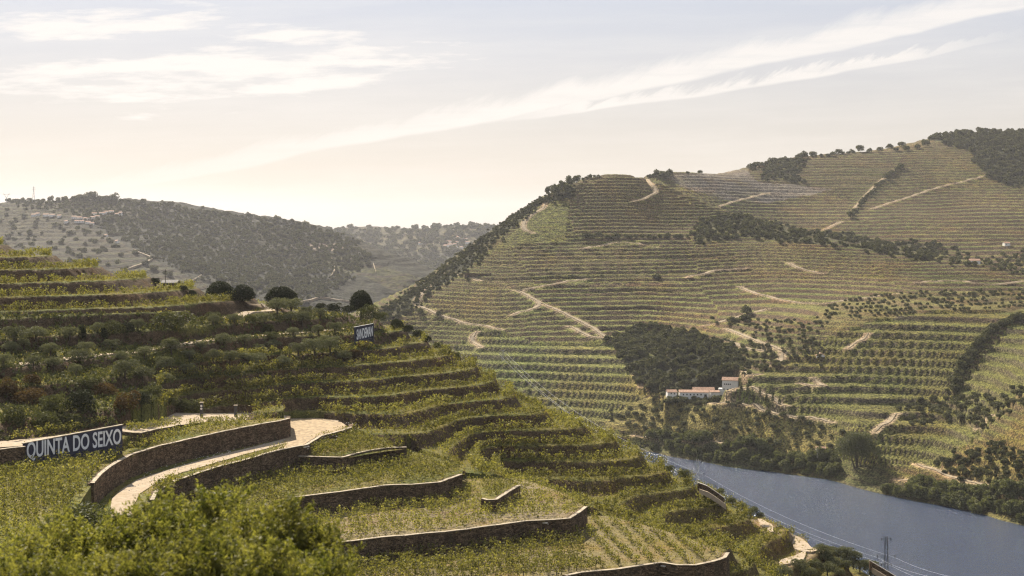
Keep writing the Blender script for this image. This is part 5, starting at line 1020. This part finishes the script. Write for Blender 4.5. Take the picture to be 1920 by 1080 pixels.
far_mast(63, 347, 374, 2880, 'tall faint pylon on the skyline at the left', False); far_mast(12, 360, 377, 2930, 'small faint V shaped pylon at the left edge of the skyline', True); far_mast(117, 366, 374, 2880, 'tiny faint pylon on the skyline left of the trees', False)
# pale parapet along the road on the spur's edge
for L_, lab, D_ in (([(1308,905),(1325,911),(1342,922),(1358,934)], 'pale parapet of the road curving over the edge of the spur', 277.), ([(1630,1051),(1645,1060),(1665,1072),(1688,1086)], 'white edged parapet beside the lowest road at the bottom', 262.)):
    pts = dense([PD(a_, b_, (lambda h_: D_ if np.isnan(h_[1]) else h_[1])(C.hit([a_], [b_+6])[0])) for a_, b_ in L_], 2.); r_ = tag(link('parapet', None, loc=pts[0]), lab, 'parapet'); m_ = MB(); c_ = MB()
    for p0, p1 in zip(pts[:-1], pts[1:]):
        for mm, z0, z1, t_ in ((m_, -1.6, 0, .2), (c_, 0, .12, .28)):
            a_, b_ = p0-pts[0], p1-pts[0]; mm.add([(a_[0], a_[1]-t_, a_[2]+z0), (b_[0], b_[1]-t_, b_[2]+z0), (b_[0], b_[1]+t_, b_[2]+z0), (a_[0], a_[1]+t_, a_[2]+z0), (a_[0], a_[1]-t_, a_[2]+z1), (b_[0], b_[1]-t_, b_[2]+z1), (b_[0], b_[1]+t_, b_[2]+z1), (a_[0], a_[1]+t_, a_[2]+z1)], [(3, 2, 1, 0), (4, 5, 6, 7), (0, 1, 5, 4), (1, 2, 6, 5), (2, 3, 7, 6), (3, 0, 4, 7)])
    m_.build('parapet_wall', M['wall'], r_); c_.build('coping', M['stone'], r_)
    ribbon('dirt_road', pts-(0, 2.2, .9), 3., M['road'], .1, th=1.)
# olive trees of the lower right slope
for k_, (px, py) in enumerate([(1540,1040),(1556,1042),(1572,1040),(1588,1044),(1604,1048),(1560,1052),(1580,1056),(1600,1060),(1620,1062),(1545,1058),(1565,1068),(1590,1072),(1612,1074),(1632,1072),(1530,1072),(1552,1080),(1470,1086),(1500,1078),(1520,1086),(1575,1084),(1640,1082)]):
    q_ = place_on(C, px, py)
    if q_ is None: q_ = PD(px, py+4, 268.)
    put_tree('olive_tree', 'dark olive tree on the shaded slope above the lowest road', 'olive tree', 'olive trees above the lowest road', q_, rng.uniform(2.2, 3.2), OM[k_ % 4], TM[k_ % 3], 3.9)
for k_, (px, py) in enumerate([(1283,892),(1350,925),(1372,940),(1392,952),(1412,962),(1425,968),(1255,880)]):
    o = tag(link('shrub', SM[k_ % 3], loc=PD(px, py+3, 280.)), 'ragged bush on the outer edge of the spur, against the river', 'shrub', 'bushes on the outer edge of the spur'); s_ = rng.uniform(.4, .8); o.scale = (s_,)*3

# ------------------------------------------------------------------ the bushes right below the camera
def front_bush(seed, n, w_, dpt, h):
    """a shrub of leafy lobes with shoots standing out of them"""
    r = np.random.default_rng(seed); nl = 34; a = r.uniform(0, 6.28, nl); q_ = r.random(nl)**.6
    lx = np.cos(a)*q_*w_*.45; ly = np.sin(a)*q_*dpt*.45; top = h*(.55+.38*(1-q_**2))*r.uniform(.8, 1.05, nl); lr = r.uniform(.26, .5, nl)
    lobes = np.stack([lx, ly, top-lr, lr, lr*1.15], 1); lobes = np.r_[lobes, np.stack([lx*.9, ly*.9, top*.5, lr*1.1, lr*1.4], 1)]
    c1 = crown_pts(int(n*.6), lobes, r, .6)
    ns = 420; k = r.integers(0, nl, ns); d_ = r.normal(0, .5, (ns, 3)); d_[:, 2] = np.abs(d_[:, 2])+.55; d_ /= np.linalg.norm(d_, axis=1)[:, None]
    st_ = lobes[k, :3]; ln = lr[k]*1.0+r.uniform(.12, .42, ns); m_ = r.integers(0, ns, n-len(c1)); f_ = r.random(len(m_))
    c2 = st_[m_]+d_[m_]*(ln[m_]*(.45+.55*f_))[:, None]+r.normal(0, .028, (len(m_), 3))
    return quads(np.r_[c1, c2], .088, .3, .5, r)
FBM = [qmesh('foliage', front_bush(k_, 38000, 3.4, 2.6, 2.6), M['frontleaf']) for k_ in range(3)]
st = MB(); rr = random.Random(3)
for k_ in range(26): x, y = rr.uniform(-1.4, 1.4), rr.uniform(-1, 1); st.bar((x, y, -1), (x*1.3, y*1.3, rr.uniform(1.2, 2.1)), .02, .006, 4)
STM = meshl('stem', st.v, st.f, M['bark'])
bushes = [(300,945,27,'highest leafy bush in the blurred thicket at the bottom'),(430,915,26,'right shoulder of the blurred leafy thicket'),(520,935,24,'leafy bush at the right end of the blurred thicket'),(110,985,27,'dark leafy bush in the blurred thicket at the left'),(200,975,30,'leafy bush behind the front of the blurred thicket'),(20,1010,25,'leafy bush cut by the bottom left corner'),
 (380,1010,22,'front leafy bush in the middle of the bottom edge thicket'),(210,1030,21,'front leafy bush left of the middle of the thicket'),(520,1010,21,'front leafy bush at the right of the bottom edge thicket'),(80,1060,20,'lowest front leafy bush in the left corner thicket'),(330,965,32,'farthest leafy bush of the blurred thicket'),(600,1065,22,'small leafy bush where the thicket tapers off at the right')]
for k_, (px, pt, D_, lab) in enumerate(bushes):
    zt_ = PD(px, pt, D_)[2]; s_ = D_/25.*(1.05 if k_ != 11 else .75); r_ = tag(link('leafy_bush', None, loc=((px-960)/F*D_, D_, zt_-2.55*s_)), lab, 'bush'); r_.scale = (s_,)*3; r_.rotation_euler.z = rng.uniform(0, 6.28)
    link('foliage', FBM[k_ % 3], r_); link('stem', STM, r_)
# vegetation on the open ends between the bushes and the walled fields
for k_, (px, py, D_) in enumerate([(150,960,150),(205,975,160),(265,985,170),(310,965,180),(420,965,180),(500,985,180),(90,1010,135),(150,1015,135),(560,1040,165),(350,1000,160),(460,1010,160),(250,1010,140),(560,985,190),(530,965,200)]):
    q_ = PD(px, py, D_); o = tag(link('shrub', SM[k_ % 3], loc=q_-(0, 0, 3.4)), 'shrub on the rough bank between the thicket and the walled fields', 'shrub', 'shrubs on the bank below the walled fields'); o.scale = (2.0, 2.0, 1.75); o.rotation_euler.z = k_
sb = MB(); rs = random.Random(9)
for k_ in range(420):
    a_, b_ = rs.choice(((545, 818), (467, 838), (400, 854), (335, 874), (600, 815), (640, 800), (560, 785), (300, 893), (270, 915))); q_ = P(a_+rs.uniform(-34, 34), b_+rs.uniform(-9, 9), -36.03); r_ = rs.uniform(.05, .16)
    sb.add([q_+(-r_, 0, 0), q_+(0, -r_, 0), q_+(r_, 0, 0), q_+(0, r_, 0), q_+(r_*.2, 0, r_*.9)], [(0, 1, 4), (1, 2, 4), (2, 3, 4), (3, 0, 4)])
tag(sb.build('gravel', M['stone']), kind='stuff')
print('objects', len(S.objects), 'tris', sum(sum(len(p_.vertices)-2 for p_ in []) for _ in [0]), 'meshes', len(bpy.data.meshes), 'faces', sum(len(m_.polygons) for m_ in bpy.data.meshes))
